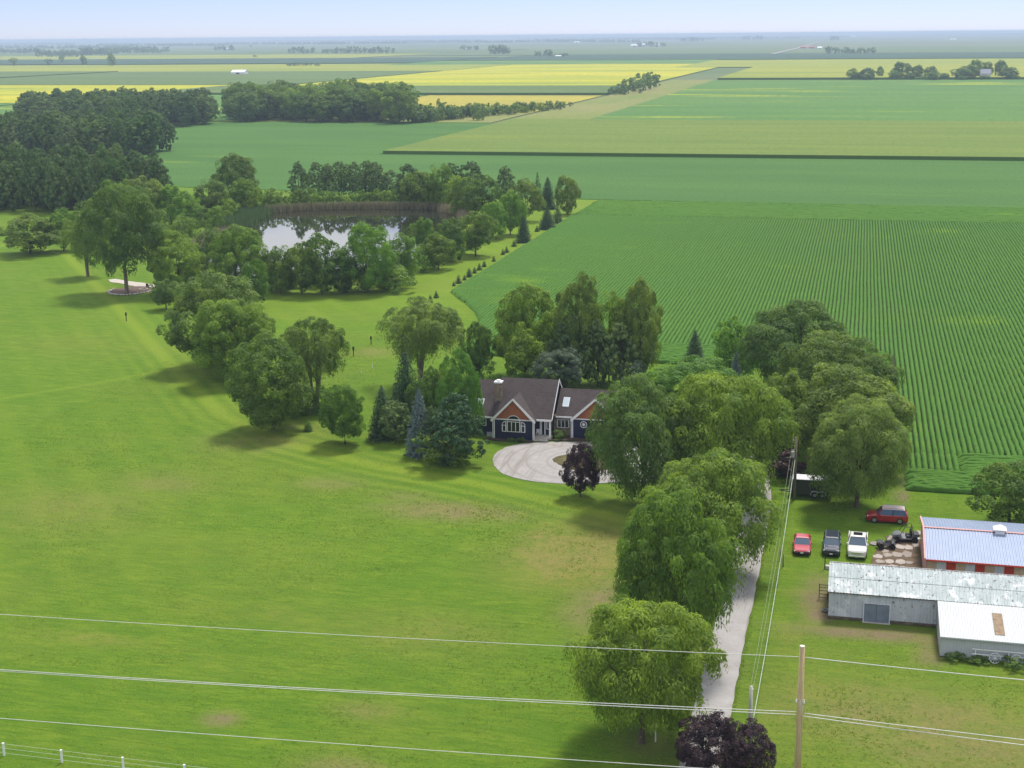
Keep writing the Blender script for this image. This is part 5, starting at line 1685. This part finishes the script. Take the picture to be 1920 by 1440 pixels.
def vehicle(name, label, loc, rz, L, W, Hh, body, style, group=None, glass=M_WIND, roofmat=None):
    """car built along +x (front); loc on the ground, rz heading"""
    o = empty(name, loc, rz)
    tag(o, label, 'pickup truck' if style == 'pickup' else 'car', group)
    h = W / 2
    a, b = -L / 2, L / 2
    zb, belt = .24, {'sedan': .88, 'suv': 1.02, 'pickup': 1.10}[style]
    hood = {'sedan': .84, 'suv': 1.02, 'pickup': 1.16}[style]
    tail = {'sedan': .92, 'suv': 1.05, 'pickup': 1.12}[style]

    def sec(x, w, z0, z1, r=.10):
        return [(x, -w + .05, z0), (x, w - .05, z0), (x, w, z0 + .18), (x, w, z1 - r), (x, w - r * 1.2, z1), (x, -w + r * 1.2, z1), (x, -w, z1 - r), (x, -w, z0 + .18)]
    ns = [(a, h * .84, zb + .12, tail - .10), (a + .10, h * .95, zb, tail), (a + L * .22, h, zb - .02, belt + .03), (0, h, zb - .02, belt), (L * .18, h, zb - .02, belt), (b - L * .12, h * .97, zb - .02, hood - .06), (b - .12, h * .90, zb, hood - .16), (b, h * .78, zb + .12, hood - .28)]
    MB().loft([sec(*q) for q in ns]).build('body', body, o, smooth=False)
    # cabin: glass house with painted roof and pillars
    if style == 'sedan': c0, c1, t0, t1 = a + L * .16, b - L * .28, a + L * .32, b - L * .43
    elif style == 'suv': c0, c1, t0, t1 = a + L * .03, b - L * .25, a + L * .10, b - L * .38
    else: c0, c1, t0, t1 = a + L * .37, b - L * .25, a + L * .40, b - L * .36
    wb, wt = h * .93, h * .74
    zt = Hh - .05
    g = MB()
    B = [(c0, -wb, belt - .02), (c1, -wb, belt - .02), (c1, wb, belt - .02), (c0, wb, belt - .02)]
    Tt = [(t0, -wt, zt), (t1, -wt, zt), (t1, wt, zt), (t0, wt, zt)]
    g.add(B + Tt, [(0, 3, 2, 1), (4, 5, 6, 7), (0, 1, 5, 4), (1, 2, 6, 5), (2, 3, 7, 6), (3, 0, 4, 7)])
    g.build('window_glass', glass, o)
    e = .015
    MB().add([(t0 - .06, -wt - .05, zt), (t1 + .06, -wt - .05, zt), (t1 + .06, wt + .05, zt), (t0 - .06, wt + .05, zt), (t0 + .08, -wt + .06, Hh + .02), (t1 - .08, -wt + .06, Hh + .02), (t1 - .08, wt - .06, Hh + .02), (t0 + .08, wt - .06, Hh + .02)],
             [(0, 3, 2, 1), (4, 5, 6, 7), (0, 1, 5, 4), (1, 2, 6, 5), (2, 3, 7, 6), (3, 0, 4, 7)]).build('roof', roofmat or body, o)
    for i in range(4):
        p, q = Vector(B[i]), Vector(Tt[i])
        off = Vector((0, e if p.y > 0 else -e, 0))
        MB().bar(p + off, q + off, .09, .07).build('pillar', body, o)
    for s in (-1, 1):
        xm = (c0 + c1) / 2 - .05
        xt = (t0 + t1) / 2
        MB().bar((xm, s * (wb + e), belt), (xt, s * (wt + e), zt), .08, .05).build('pillar', M_BLACK, o)
        MB().box(c1 - .35, c1 - .18, s * (h + .03) - (.09 if s > 0 else .09), s * (h + .03) + .09, belt - .02, belt + .15).build('mirror', body, o, .02)
        wr = {'sedan': .33, 'suv': .37, 'pickup': .42}[style]
        for x in (b - L * .19, a + L * .20):
            wheel(o, x, s * (h - .11), wr, .24)
        MB().box(b - .26, b - .05, s * h * .70 - .17, s * h * .70 + .17, hood - .36, hood - .20).build('headlight', M_LAMP, o, .03)
        MB().box(a - .01, a + .08, s * h * .78 - .12, s * h * .78 + .12, tail - .35, tail - .12).build('taillight', M_RED, o, .02)
    MB().box(b - .10, b + .03, -h * .50, h * .50, hood - .50, hood - .30).build('grille', M_CHROME if style == 'pickup' else M_BLACK, o, .02)
    MB().box(b - .14, b + .06, -h * .82, h * .82, zb + .06, zb + .24).build('bumper', M_CHROME if style == 'pickup' else M_BLACK, o, .03)
    MB().box(b + .061, b + .075, -.16, .16, zb + .12, zb + .26).build('number_plate', M_PLATE, o)
    if style == 'pickup':
        MB().box(a + .12, a + L * .34, -h * .80, h * .80, tail - .02, tail + .03).build('bed_liner', M_BLACK, o)
        for s in (-1, 1):
            MB().box(a + .08, a + L * .36, s * (h - .06) - .06, s * (h - .06) + .06, tail - .01, tail + .07).build('bed_rail', body, o, .02)
        MB().box(t0 + .25, t1 - .25, -wt * .62, wt * .62, Hh + .021, Hh + .035).build('sunroof', M_GLASS, o)
    if style == 'suv':
        for s in (-1, 1):
            MB().bar((t0 + .1, s * (wt - .02), Hh + .06), (t1 - .15, s * (wt - .02), Hh + .06), .04, .04).build('roof_rail', M_CHROME, o)
    return o


P_RED = paint('red_car_paint', (0.42, 0.045, 0.06))
P_CRIM = paint('crimson_paint', (0.30, 0.012, 0.022))
P_NAVY = paint('dark_blue_paint', (0.025, 0.032, 0.050))
P_WHITE = paint('white_car_paint', (0.66, 0.64, 0.61))
CG = 'cars parked on the grass'
down = -math.pi / 2
def at(px, py): return G(px, py)
p = at(1502, 1043); vehicle('sedan_car', 'red sedan parked on the grass nearest to the drive', (p.x, p.y + 2.3, 0), down + .03, 4.75, 1.84, 1.45, P_RED, 'sedan', CG)
p = at(1558, 1045); vehicle('suv_car', 'dark blue car parked between the red sedan and the white pickup', (p.x, p.y + 2.2, 0), down + .0, 4.55, 1.84, 1.66, P_NAVY, 'suv', CG)
p = at(1607, 1050); vehicle('pickup_truck', 'white pickup truck with a dark sunroof beside the broken patio', (p.x, p.y + 2.9, 0), down - .02, 5.9, 2.03, 1.93, P_WHITE, 'pickup', CG)
p = at(1663, 982); vehicle('suv_car', 'red car with a pale roof parked sideways near the bean field', (p.x, p.y + .9, 0), math.pi + .02, 4.55, 1.84, 1.68, P_CRIM, 'suv', CG, roofmat=paint('pink_white_roof', (0.62, 0.48, 0.47)))

# enclosed trailer under the trees
M_TRB = paint('black_trailer', (0.020, 0.021, 0.032), .4)
tr_o = empty('cargo_trailer', (-3.75, 166.3, 0))
tag(tr_o, 'black enclosed trailer with a white roof under the windbreak trees', 'trailer')
MB().prism([(-2.35, -1.05, .42), (-2.35, 1.05, .42), (-2.7, 0.0, .42)], (0, 0, 1.75)).box(-2.349, 2.35, -1.05, 1.05, .42, 2.17).build('body', M_TRB, tr_o, .02)
MB().box(-2.35, 2.36, -1.06, 1.06, 2.171, 2.23).build('roof', M_WHITEP, tr_o, .02)
fm = MB()
for k in range(10):
    a0, a1 = math.pi * k / 10, math.pi * (k + 1) / 10
    for cx_, lo_, hi_ in ((.35, .0, .62), (1.15, .38, 1.0)):
        if lo_ <= (k + .5) / 10 <= hi_ or True:
            pass
fp = [(-.15, .35), (-.12, .62), (.02, .80), (.25, .86), (.6, .82), (.75, .72), (.9, .82), (1.25, .86), (1.48, .80), (1.62, .62), (1.65, .35)]
for (x0, z0), (x1, z1) in zip(fp[:-1], fp[1:]):
    fm.bar((x0, -1.12, z0), (x1, -1.12, z1), .09, .10, (0, 1, 0))
fm.build('fender', M_WHITEP, tr_o)
for x in (.32, 1.18):
    for y in (-1.0, 1.0):
        wheel(tr_o, x, y, .34, .2)
MB().bar((-2.6, -.5, .42), (-3.9, 0, .42), .08, .1).bar((-2.6, .5, .42), (-3.9, 0, .42), .08, .1).build('drawbar', M_BLACK, tr_o)
MB().tube([(-3.6, 0, 0.02), (-3.6, 0, .75)], .04, 8).build('jack', M_CHROME, tr_o)
MB().box(1.95, 2.25, -1.07, -1.052, .95, 1.05).box(1.95, 2.25, -1.07, -1.052, .5, .56).build('marker_light', M_PLATE, tr_o)

# side-by-side buggy and quad bike on the patio
M_UTV = paint('grey_buggy_paint', (0.16, 0.17, 0.19), .4)
p = at(1697, 1018)
ut = empty('utility_buggy', (p.x, p.y + .6, .06), math.pi + .1)
tag(ut, 'dark off-road buggy with roll cage on the broken patio by the barn', 'buggy')
MB().loft([[(x, -w, z0), (x, w, z0), (x, w, z1), (x, -w, z1)] for x, w, z0, z1 in ((-1.4, .55, .55, .85), (-.7, .7, .35, .85), (-.6, .7, .35, .5), (.45, .7, .35, .5), (.55, .7, .35, .95), (1.15, .6, .45, .85), (1.4, .4, .55, .7))]).build('body', M_UTV, ut)
cg = MB()
for s in (-1, 1):
    cg.tube([(.6, s * .66, .9), (.15, s * .6, 1.75), (-.65, s * .6, 1.78), (-.8, s * .66, .85)], .035, 6)
cg.tube([(.15, -.6, 1.75), (.15, .6, 1.75)], .03, 6).tube([(-.65, -.6, 1.78), (-.65, .6, 1.78)], .03, 6)
cg.build('roll_cage', M_BLACK, ut)
for s in (-.33, .33):
    MB().box(-.55, -.05, s - .24, s + .24, .5, .72).box(-.65, -.5, s - .24, s + .24, .6, 1.3).build('seat', M_BLACK, ut, .04)
MB().box(-1.42, -.72, -.62, .62, .86, .92).build('cargo_bed', M_BLACK, ut, .02)
MB().cyl((.3, .33, 1.02), (-.6, 0, .8), .16, .03, 14).build('steering_wheel', M_BLACK, ut)
for x in (-.95, .98):
    for y in (-.68, .68):
        wheel(ut, x, y, .34, .28, M_BLACK)
p = at(1661, 1030)
qd = empty('quad_bike', (p.x, p.y + .3, .03), math.pi + .25)
tag(qd, 'black quad bike parked between the white pickup and the buggy', 'quad bike')
MB().loft([[(x, -w, z0), (x, w, z0), (x, w * .8, z1), (x, -w * .8, z1)] for x, w, z0, z1 in ((-.85, .25, .5, .75), (-.4, .22, .35, .72), (.1, .2, .3, .68), (.5, .25, .35, .85), (.85, .3, .45, .78))]).build('body', M_UTV, qd)
MB().box(-.6, .15, -.16, .16, .72, .86).build('seat', M_BLACK, qd, .05)
for s in (-1, 1):
    MB().loft([[(x, s * .3, z), (x, s * .62, z - .05), (x, s * .62, z - .02), (x, s * .3, z + .03)] for x, z in ((.3, .62), (.5, .78), (.8, .78), (.98, .66))]).build('mudguard', M_BLACK, qd)
    MB().loft([[(x, s * .3, z), (x, s * .62, z - .05), (x, s * .62, z - .02), (x, s * .3, z + .03)] for x, z in ((-.95, .64), (-.75, .76), (-.45, .76), (-.28, .62))]).build('mudguard', M_BLACK, qd)
MB().tube([(.35, -.38, 1.05), (.42, 0, 1.0), (.35, .38, 1.05)], .025, 6).tube([(.42, 0, 1.0), (.55, 0, .75)], .03, 6).build('handlebar', M_CHROME, qd)
for x0, x1 in ((.5, .95), (-.95, -.5)):
    rk = MB()
    for k in range(5):
        y = -.3 + .15 * k
        rk.bar((x0, y, .9), (x1, y, .9), .02, .02)
    rk.bar((x0, -.3, .9), (x0, .3, .9), .02, .02).bar((x1, -.3, .9), (x1, .3, .9), .02, .02).build('rack', M_CHROME, qd)
for x in (-.62, .62):
    for y in (-.46, .46):
        wheel(qd, x, y, .29, .24, M_BLACK)

# ---------------------------------------------------------------- broken patio
M_DIRT = plain('bare_dirt', (0.13, 0.095, 0.065), .95, .1, var=.35, scale=1.2)
pt = [tuple(G(*q)[:2]) for q in ((1634, 1050), (1646, 1032), (1664, 1022), (1662, 1006), (1690, 998), (1724, 1002), (1728, 1075), (1640, 1070))]
patio = poly_obj('patio', ragged(pt, amp=.15, seed=9), .055, M_DIRT, thick=.08)
rr = random.Random(12)
sm = [plain('patio_slab_%d' % k, c, .9, .2, var=.15, scale=2, dirt=(0.25, 0.20, 0.16)) for k, c in enumerate(((0.30, 0.26, 0.23), (0.37, 0.33, 0.30), (0.25, 0.22, 0.20)))]
slabs_px = [(1646, 1044, 16, 8), (1664, 1042, 15, 8), (1682, 1040, 18, 10), (1702, 1040, 18, 12), (1650, 1054, 16, 7), (1668, 1054, 16, 8), (1688, 1054, 16, 8), (1705, 1056, 14, 7), (1656, 1064, 16, 7), (1674, 1064, 18, 8), (1692, 1066, 16, 7),
            (1672, 1012, 14, 12), (1690, 1004, 16, 10), (1708, 1008, 18, 12), (1716, 1022, 12, 14), (1688, 1026, 16, 9), (1704, 1028, 14, 9), (1640, 1020, 15, 7), (1660, 1034, 12, 7), (1722, 1000, 8, 8), (1676, 1026, 10, 8)]
for (x, y, w, h) in slabs_px:
    g = G(x, y)
    s = px_per_m(g)
    W_, D_ = w / s * 1.15, h / s * 3.0
    n = rr.choice((4, 5, 5, 6))
    pts = []
    for k in range(n):
        a = 2 * math.pi * (k + rr.uniform(-.3, .3)) / n + .6
        q_ = rr.uniform(.85, 1.15)
        pts.append((g.x + math.cos(a) * W_ * .54 * q_, g.y + math.sin(a) * D_ * .54 * q_, .058))
    c_ = MB().prism(pts, (0, 0, .025 + .0021 * (slabs_px.index((x, y, w, h)) % 17))).build('slab', rr.choice(sm), patio, .01)
# picket screen and junk between patio and shed
r_ = empty('picket_screen', (6.6, 138.6, 0))
tag(r_, 'short wooden picket screen between the patio and the barn corner', 'fence')
for k in range(7):
    MB().box(k * .19, k * .19 + .12, 0, .03, 0, 1.25 + .06 * (k % 3)).build('picket', M_WOOD, r_)
MB().box(-.05, 1.35, .031, .07, .4, .48).build('rail', M_WOOD, r_)

# black gate, tyre and sign post at the end of the shed
r_ = empty('metal_gate', (-1.15, 133.6, 0))
tag(r_, 'black barred gate at the end of the weathered shed', 'gate')
for z in (.2, .55, .9, 1.25, 1.5):
    MB().bar((-.75, 0, z), (.0, 0, z), .05, .05).build('bar', M_BLACK, r_)
for x in (-.78, .03):
    MB().bar((x, 0, 0), (x, 0, 1.6), .07, .07, (0, 1, 0)).build('post', M_BLACK, r_)
r_ = empty('old_tyre', (-1.25, 130.6, 0.12), 0)
tag(r_, 'pale worn tyre lying on the bare soil at the shed end', 'tyre')
tm = MB()
for k in range(20):
    a0, a1 = 2 * math.pi * k / 20, 2 * math.pi * (k + 1) / 20
    tm.tube([(.28 * math.cos(a0), .28 * math.sin(a0), 0), (.28 * math.cos(a1), .28 * math.sin(a1), 0)], .1, 8)
tm.build('tyre_ring', plain('dusty_rubber', (0.2, 0.19, 0.18), .9, .1), r_, smooth=True)
g = G(1551, 1066)
r_ = empty('electric_post', (g.x - .25, g.y, 0))
tag(r_, 'thin dark post with a pale box beside the dark blue car', 'post')
MB().box(-.05, .05, -.05, .05, 0, 2.1).build('post', M_BLACK, r_)
MB().box(.06, .55, -.25, .25, 0, .35).build('box', M_CONC, r_, .02)

# ---------------------------------------------------------------- poles and wires
def wood_pole_mat(name, c1, c2):
    m, nt, out = new_mat(name)
    oc = objcoord(nt)
    c = mixc(nt, ramp(nt, noise(nt, mapping(nt, oc, (6, 6, .5)), 1.2, 5, .7), .35, .65), c1, c2)
    c = mixc(nt, ramp(nt, noise(nt, oc, 5, 4, .8), .62, .68), c, tuple(x * .3 for x in c1))
    principled(nt, out, c, .85, .2, normal=bump(nt, noise(nt, mapping(nt, oc, (14, 14, .6)), 1, 4), .5, .02))
    return m


M_POLE = wood_pole_mat('pole_wood', (0.36, 0.25, 0.12), (0.50, 0.40, 0.24))
M_POLEG = wood_pole_mat('pole_wood_grey', (0.32, 0.31, 0.27), (0.45, 0.44, 0.39))
M_POLED = wood_pole_mat('pole_wood_dark', (0.17, 0.14, 0.115), (0.25, 0.21, 0.175))
M_WIRE = plain('wire_pale', (0.62, 0.61, 0.57), .5, .4, var=.1)
M_PORC = plain('porcelain', (0.72, 0.72, 0.72), .3, .5, var=.05)

NP = Vector((-2.27, 92.0, 0))
po = empty('utility_pole', NP)
tag(po, 'thick pale wooden power pole rising at the bottom edge', 'utility pole')
MB().tube([(0, 0, -.5), (0, 0, 6), (-.02, 0, 13.25)], [.25, .225, .185], 14).build('pole', M_POLE, po, smooth=True)
MB().cyl((-.02, 0, 13.28), (0, 0, 1), .175, .05, 14).build('pole_top', plain('cut_wood', (0.62, 0.58, 0.5), .8), po)
Lz = GV(1505, 1337, 92)[1]
Tz = GV(1505, 1231, 92)[1]
Bz = GV(1505, 1452, 92)[1]
for s in (-1, 1):
    i_ = MB().cyl((s * .24, -.06, Lz + .85), (0, 0, 1), .075, .13, 12).cyl((s * .24, -.06, Lz + .98), (0, 0, 1), .05, .1, 12).build('insulator', M_PORC, po)
MB().bar((.0, -.05, Lz + 1.5), (.34, -.06, Lz + .7), .03, .03).bar((.34, -.06, Lz + .7), (.26, -.05, Lz + .05), .03, .03).build('bracket', M_CHROME, po)
MB().box(-.04, .04, -.24, -.2, 8.6, 9.4).build('pole_tag', plain('pale_tag', (0.6, 0.55, 0.45), .8), po)


def wire(name, label, pts_a, pts_b, r, sag, group, m=M_WIRE, n=28):
    a, b = Vector(pts_a), Vector(pts_b)
    P_ = []
    for i in range(n + 1):
        t = i / n
        q = a.lerp(b, t)
        q.z -= 4 * sag * t * (1 - t)
        P_.append(q)
    o = empty(name, a)
    tag(o, label, 'wire', group)
    MB().tube([q - a for q in P_], r, 6).build('strand', m, o, smooth=True)
    return o


def far_end(px, py, v): # point on the vertical plane of the roadside line
    u, z = GV(px, py, v)
    return (u, v, z)


WG = 'power lines along the road'
v_ = 92.0
eL = lambda x, y: far_end(x, y, v_ + 1.2)
wire('power_line', 'thin topmost power line crossing the lawn left of the pole', (NP.x - .2, v_ - .1, Tz), eL(-420, 1122), .020, .35, WG)
wire('power_line', 'thicker double power line crossing the lawn, back strand', (NP.x - .25, v_ - .02, Lz + .06), eL(-420, 1226), .026, .35, WG)
wire('power_line', 'thicker double power line crossing the lawn, front strand', (NP.x - .25, v_ - .2, Lz - .06), eL(-420, 1229), .026, .30, WG)
wire('power_line', 'lowest power line crossing the bottom of the lawn', (NP.x - .2, v_ - .1, Bz), eL(-420, 1312), .024, .25, WG)
eR = lambda x, y: far_end(x, y, v_ - 1.0)
wire('power_line', 'thin topmost power line right of the pole', (NP.x + .2, v_ - .1, Tz), eR(2300, 1308), .028, .12, WG)
wire('power_line', 'double power line right of the pole, upper strand', (NP.x + .3, v_ - .05, Lz + .02), eR(2300, 1428), .028, .10, WG)
wire('power_line', 'double power line right of the pole, lower strand', (NP.x + .2, v_ - .2, Lz - .12), eR(2300, 1442), .028, .10, WG)

SP = Vector((-6.2, 101.1, 0))
so = empty('short_pole', SP)
tag(so, 'short grey wooden pole standing in the purple bush', 'utility pole')
MB().tube([(0, 0, -.3), (0, 0, 5.6)], [.17, .13], 12).build('pole', M_POLEG, so, smooth=True)
MB().cyl((.12, -.1, 5.35), (0, 0, 1), .06, .14, 10).build('insulator', M_PORC, so)
BP = Vector((-5.75, 164.4, 0))
bo = empty('transformer_pole', BP)
tag(bo, 'dark wooden pole with a pale transformer in front of the black trailer', 'utility pole')
MB().tube([(0, 0, -.3), (-.1, 0, 7.7)], [.2, .15], 12).build('pole', M_POLED, bo, smooth=True)
tf = MB().cyl((-.38, -.1, 5.55), (0, 0, 1), .22, .72, 14).build('transformer', plain('transformer_grey', (0.52, 0.54, 0.56), .4, .4, var=.08), bo, .03)
MB().cyl((-.38, -.1, 6.02), (0, 0, 1), .06, .2, 8).build('bushing', M_PORC, tf)
MB().bar((-.75, -.12, 5.2), (-.1, -.1, 5.25), .05, .12).build('bracket', M_PORC, bo)
MB().cyl((-.42, -.1, 7.35), (0, 0, 1), .07, .3, 10).bar((-.42, -.1, 7.3), (-.05, 0, 7.2), .04, .04).build('insulator', M_PORC, bo)
SG = 'wires from the short pole to the transformer pole'
M_WIREG = plain('wire_greenish', (0.26, 0.29, 0.21), .6, .3, var=.2)
wire('service_wire', 'left thin wire running up the yard to the transformer pole', (SP.x - .05, SP.y, 5.62), (BP.x - .45, BP.y, 7.3), .013, .9, SG, M_WIREG)
wire('service_wire', 'right thin wire running up the yard to the transformer pole', (SP.x + .15, SP.y, 5.4), (BP.x - .15, BP.y, 6.7), .013, .9, SG, M_WIREG)
wire('service_cable', 'thick pale cable hanging lowest along the yard edge', (SP.x + .14, SP.y, 2.2), (BP.x - .1, BP.y, 5.1), .040, 1.5, SG, plain('cable_lichen', (0.34, 0.40, 0.32), .8, .2, var=.3, scale=4))
for i, (x, y, lab) in enumerate(((1396, 1431, 'left thin guy wire of the short pole'), (1432, 1428, 'middle thin guy wire of the short pole'), (1442, 1432, 'right thin guy wire of the short pole'))):
    g = G(x, y)
    wire('guy_wire', lab, (SP.x + (.1 if i else -.05), SP.y, (5.0, 3.2, 3.6)[i]), (g.x, g.y, .0), .012, .0, 'guy wires', M_WIREG, 4)
for i, (x, y, h) in enumerate(((1456, 1102, 1.4), (1468, 1062, 1.4), (1463, 1050, 1.2))):
    g = G(x, y)
    r_ = empty('fence_post', g)
    tag(r_, ('nearest', 'middle', 'farthest')[i] + ' dark wooden post under the yard cable', 'post', 'posts under the yard cable')
    MB().tube([(0, 0, -.1), (.02, 0, h)], [.07, .06], 8).build('post', M_POLED, r_, smooth=True)

# ---------------------------------------------------------------- white wire fence in the lower left corner
FP = 'white fence posts along the road'
fw = ['first', 'second', 'third', 'fourth']
xs = [-62.5, -57.5, -52.3, -47.2]
for i, x in enumerate(xs):
    r_ = empty('fence_post', (x, 88.05, 0))
    tag(r_, fw[i] + ' white fence post from the left corner of the lawn', 'fence post', FP)
    MB().box(-.07, .07, -.07, .07, -.1, 1.02).build('post', M_TRIM, r_, .01)
    MB().prism([(-.08, -.08, 1.021), (.08, -.08, 1.021), (.08, .08, 1.021), (-.08, .08, 1.021)], (0, 0, .03)).build('cap', M_TRIM, r_)
for z, lab in ((1.0, 'top'), (.62, 'middle'), (.22, 'lowest')):
    wire('fence_wire', lab + ' strand of the white wire fence', (-70, 88.05, z), (-42, 88.05, z), .009, .02, 'strands of the wire fence', n=12)
for (x, y, h, lab) in ((1229, 1391, 1.0, 'white marker stake beside the trunk of the nearest weeping tree'), (1248, 1325, 1.0, 'white marker stake half hidden in the nearest weeping tree')):
    g = G(x, y)
    r_ = empty('marker_stake', g)
    tag(r_, lab, 'stake')
    MB().box(-.05, .05, -.03, .03, -.05, h).build('stake', M_TRIM, r_, .01)

# ---------------------------------------------------------------- posts and fire pit on the back lawn
for (x, y, h, lab) in ((237, 602, 1.7, 'thin black post alone on the meadow'), (663, 668, 1.7, 'dark post with a small box left of the back lawn'), (696, 646, 1.5, 'dark post with a small box near the willow')):
    g = G(x, y)
    r_ = empty('nest_box_post', g)
    tag(r_, lab, 'post')
    MB().box(-.06, .06, -.06, .06, -.1, h).build('post', M_BLACK, r_)
    MB().box(-.13, .13, -.13, .13, h * .62, h * 1.02).build('box', M_BLACK, r_, .01)
for (x, y, i) in ((698, 690, 0), (678, 700, 1)):
    g = G(x, y)
    r_ = empty('lawn_stake', g)
    tag(r_, ('taller' if i == 0 else 'shorter') + ' white lawn stake behind the many-stemmed tree', 'stake')
    MB().box(-.06, .06, -.06, .06, 0, .7 - .35 * i).build('stake', M_TRIM, r_)
cx0 = G(246, 545)
fire = poly_obj('fire_pit_bed', ragged([(cx0.x + 4.6 * math.cos(a) , cx0.y + 5.5 * math.sin(a)) for a in np.linspace(0, 2 * math.pi, 15)[:-1]], amp=.2), .07, plain('pit_mulch', (0.14, 0.10, 0.085), .95, .1, var=.3, scale=2), thick=.08)
M_PALE = plain('pale_stone', (0.46, 0.42, 0.36), .9, .2, var=.2, scale=2)
poly_obj('stone_path', ragged([tuple(G(*q)[:2]) for q in ((203, 525), (216, 523), (232, 526), (270, 531), (290, 534), (290, 539), (262, 539), (228, 532), (206, 529))], amp=.15), .065, M_PALE, thick=.06)
stone = MB().tube([(0, 0, -.05), (0, 0, .12), (0, 0, .28)], [.36, .42, .24], 7).mesh('stone', M_PALE, .04)
for k in range(22):
    a = math.pi * (.98 + 1.04 * k / 21)
    s_ = link('stone', stone, fire)
    s_.location = (cx0.x + 4.7 * math.cos(a) + rr.uniform(-.15, .15), cx0.y + 5.6 * math.sin(a) + rr.uniform(-.15, .15), .05)
    s_.scale = (rr.uniform(.7, 1.2), rr.uniform(.6, 1.0), rr.uniform(.6, 1.1))
    s_.rotation_euler = (0, 0, rr.uniform(0, 3))
fr_ = empty('fire_ring', (cx0.x + 2.2, cx0.y + 1.5, .05))
tag(fr_, 'round stone fire ring on the mulch bed under the tallest tree', 'fire pit')
for k in range(12):
    a = 2 * math.pi * k / 12
    q = link('stone', stone, fr_)
    q.location = (.9 * math.cos(a), .9 * math.sin(a), 0)
    q.scale = (.55, .55, 1.0)
for i, (dx, dy, rz_) in enumerate(((2.0, 3.8, 3.4), (4.2, 2.8, 2.4), (6.3, .4, 1.7))):
    r_ = empty('garden_chair', (cx0.x + dx, cx0.y + dy, .06), rz_)
    tag(r_, ('left', 'middle', 'right')[i] + ' dark garden chair beside the stone fire ring', 'chair', 'chairs at the fire pit')
    MB().box(-.28, .28, -.28, .28, .34, .40).build('seat', M_BLACK, r_)
    MB().prism([(-.28, .24, .38), (.28, .24, .38), (.24, .5, 1.05), (-.24, .5, 1.05)], (0, .05, 0)).build('backrest', M_BLACK, r_)
    for sx_ in (-.25, .25):
        for sy in (-.25, .25):
            MB().box(sx_ - .03, sx_ + .03, sy - .03, sy + .03, 0, .339).build('leg', M_BLACK, r_)
        MB().box(sx_ * 1.15 - .04, sx_ * 1.15 + .04, -.3, .3, .58, .62).build('armrest', M_BLACK, r_)
# slanted pale stem in the thicket
g = G(614, 546)
r_ = empty('bare_stem', g)
tag(r_, 'pale slanted bare stem in front of the dark pond thicket', 'trunk')
MB().tube([(0, 0, -.1), (-.5, 0, 2.2), (-.9, .1, 4.6)], [.14, .11, .05], 8).build('stem', plain('pale_bark', (0.34, 0.30, 0.22), .9, .1), r_, smooth=True)
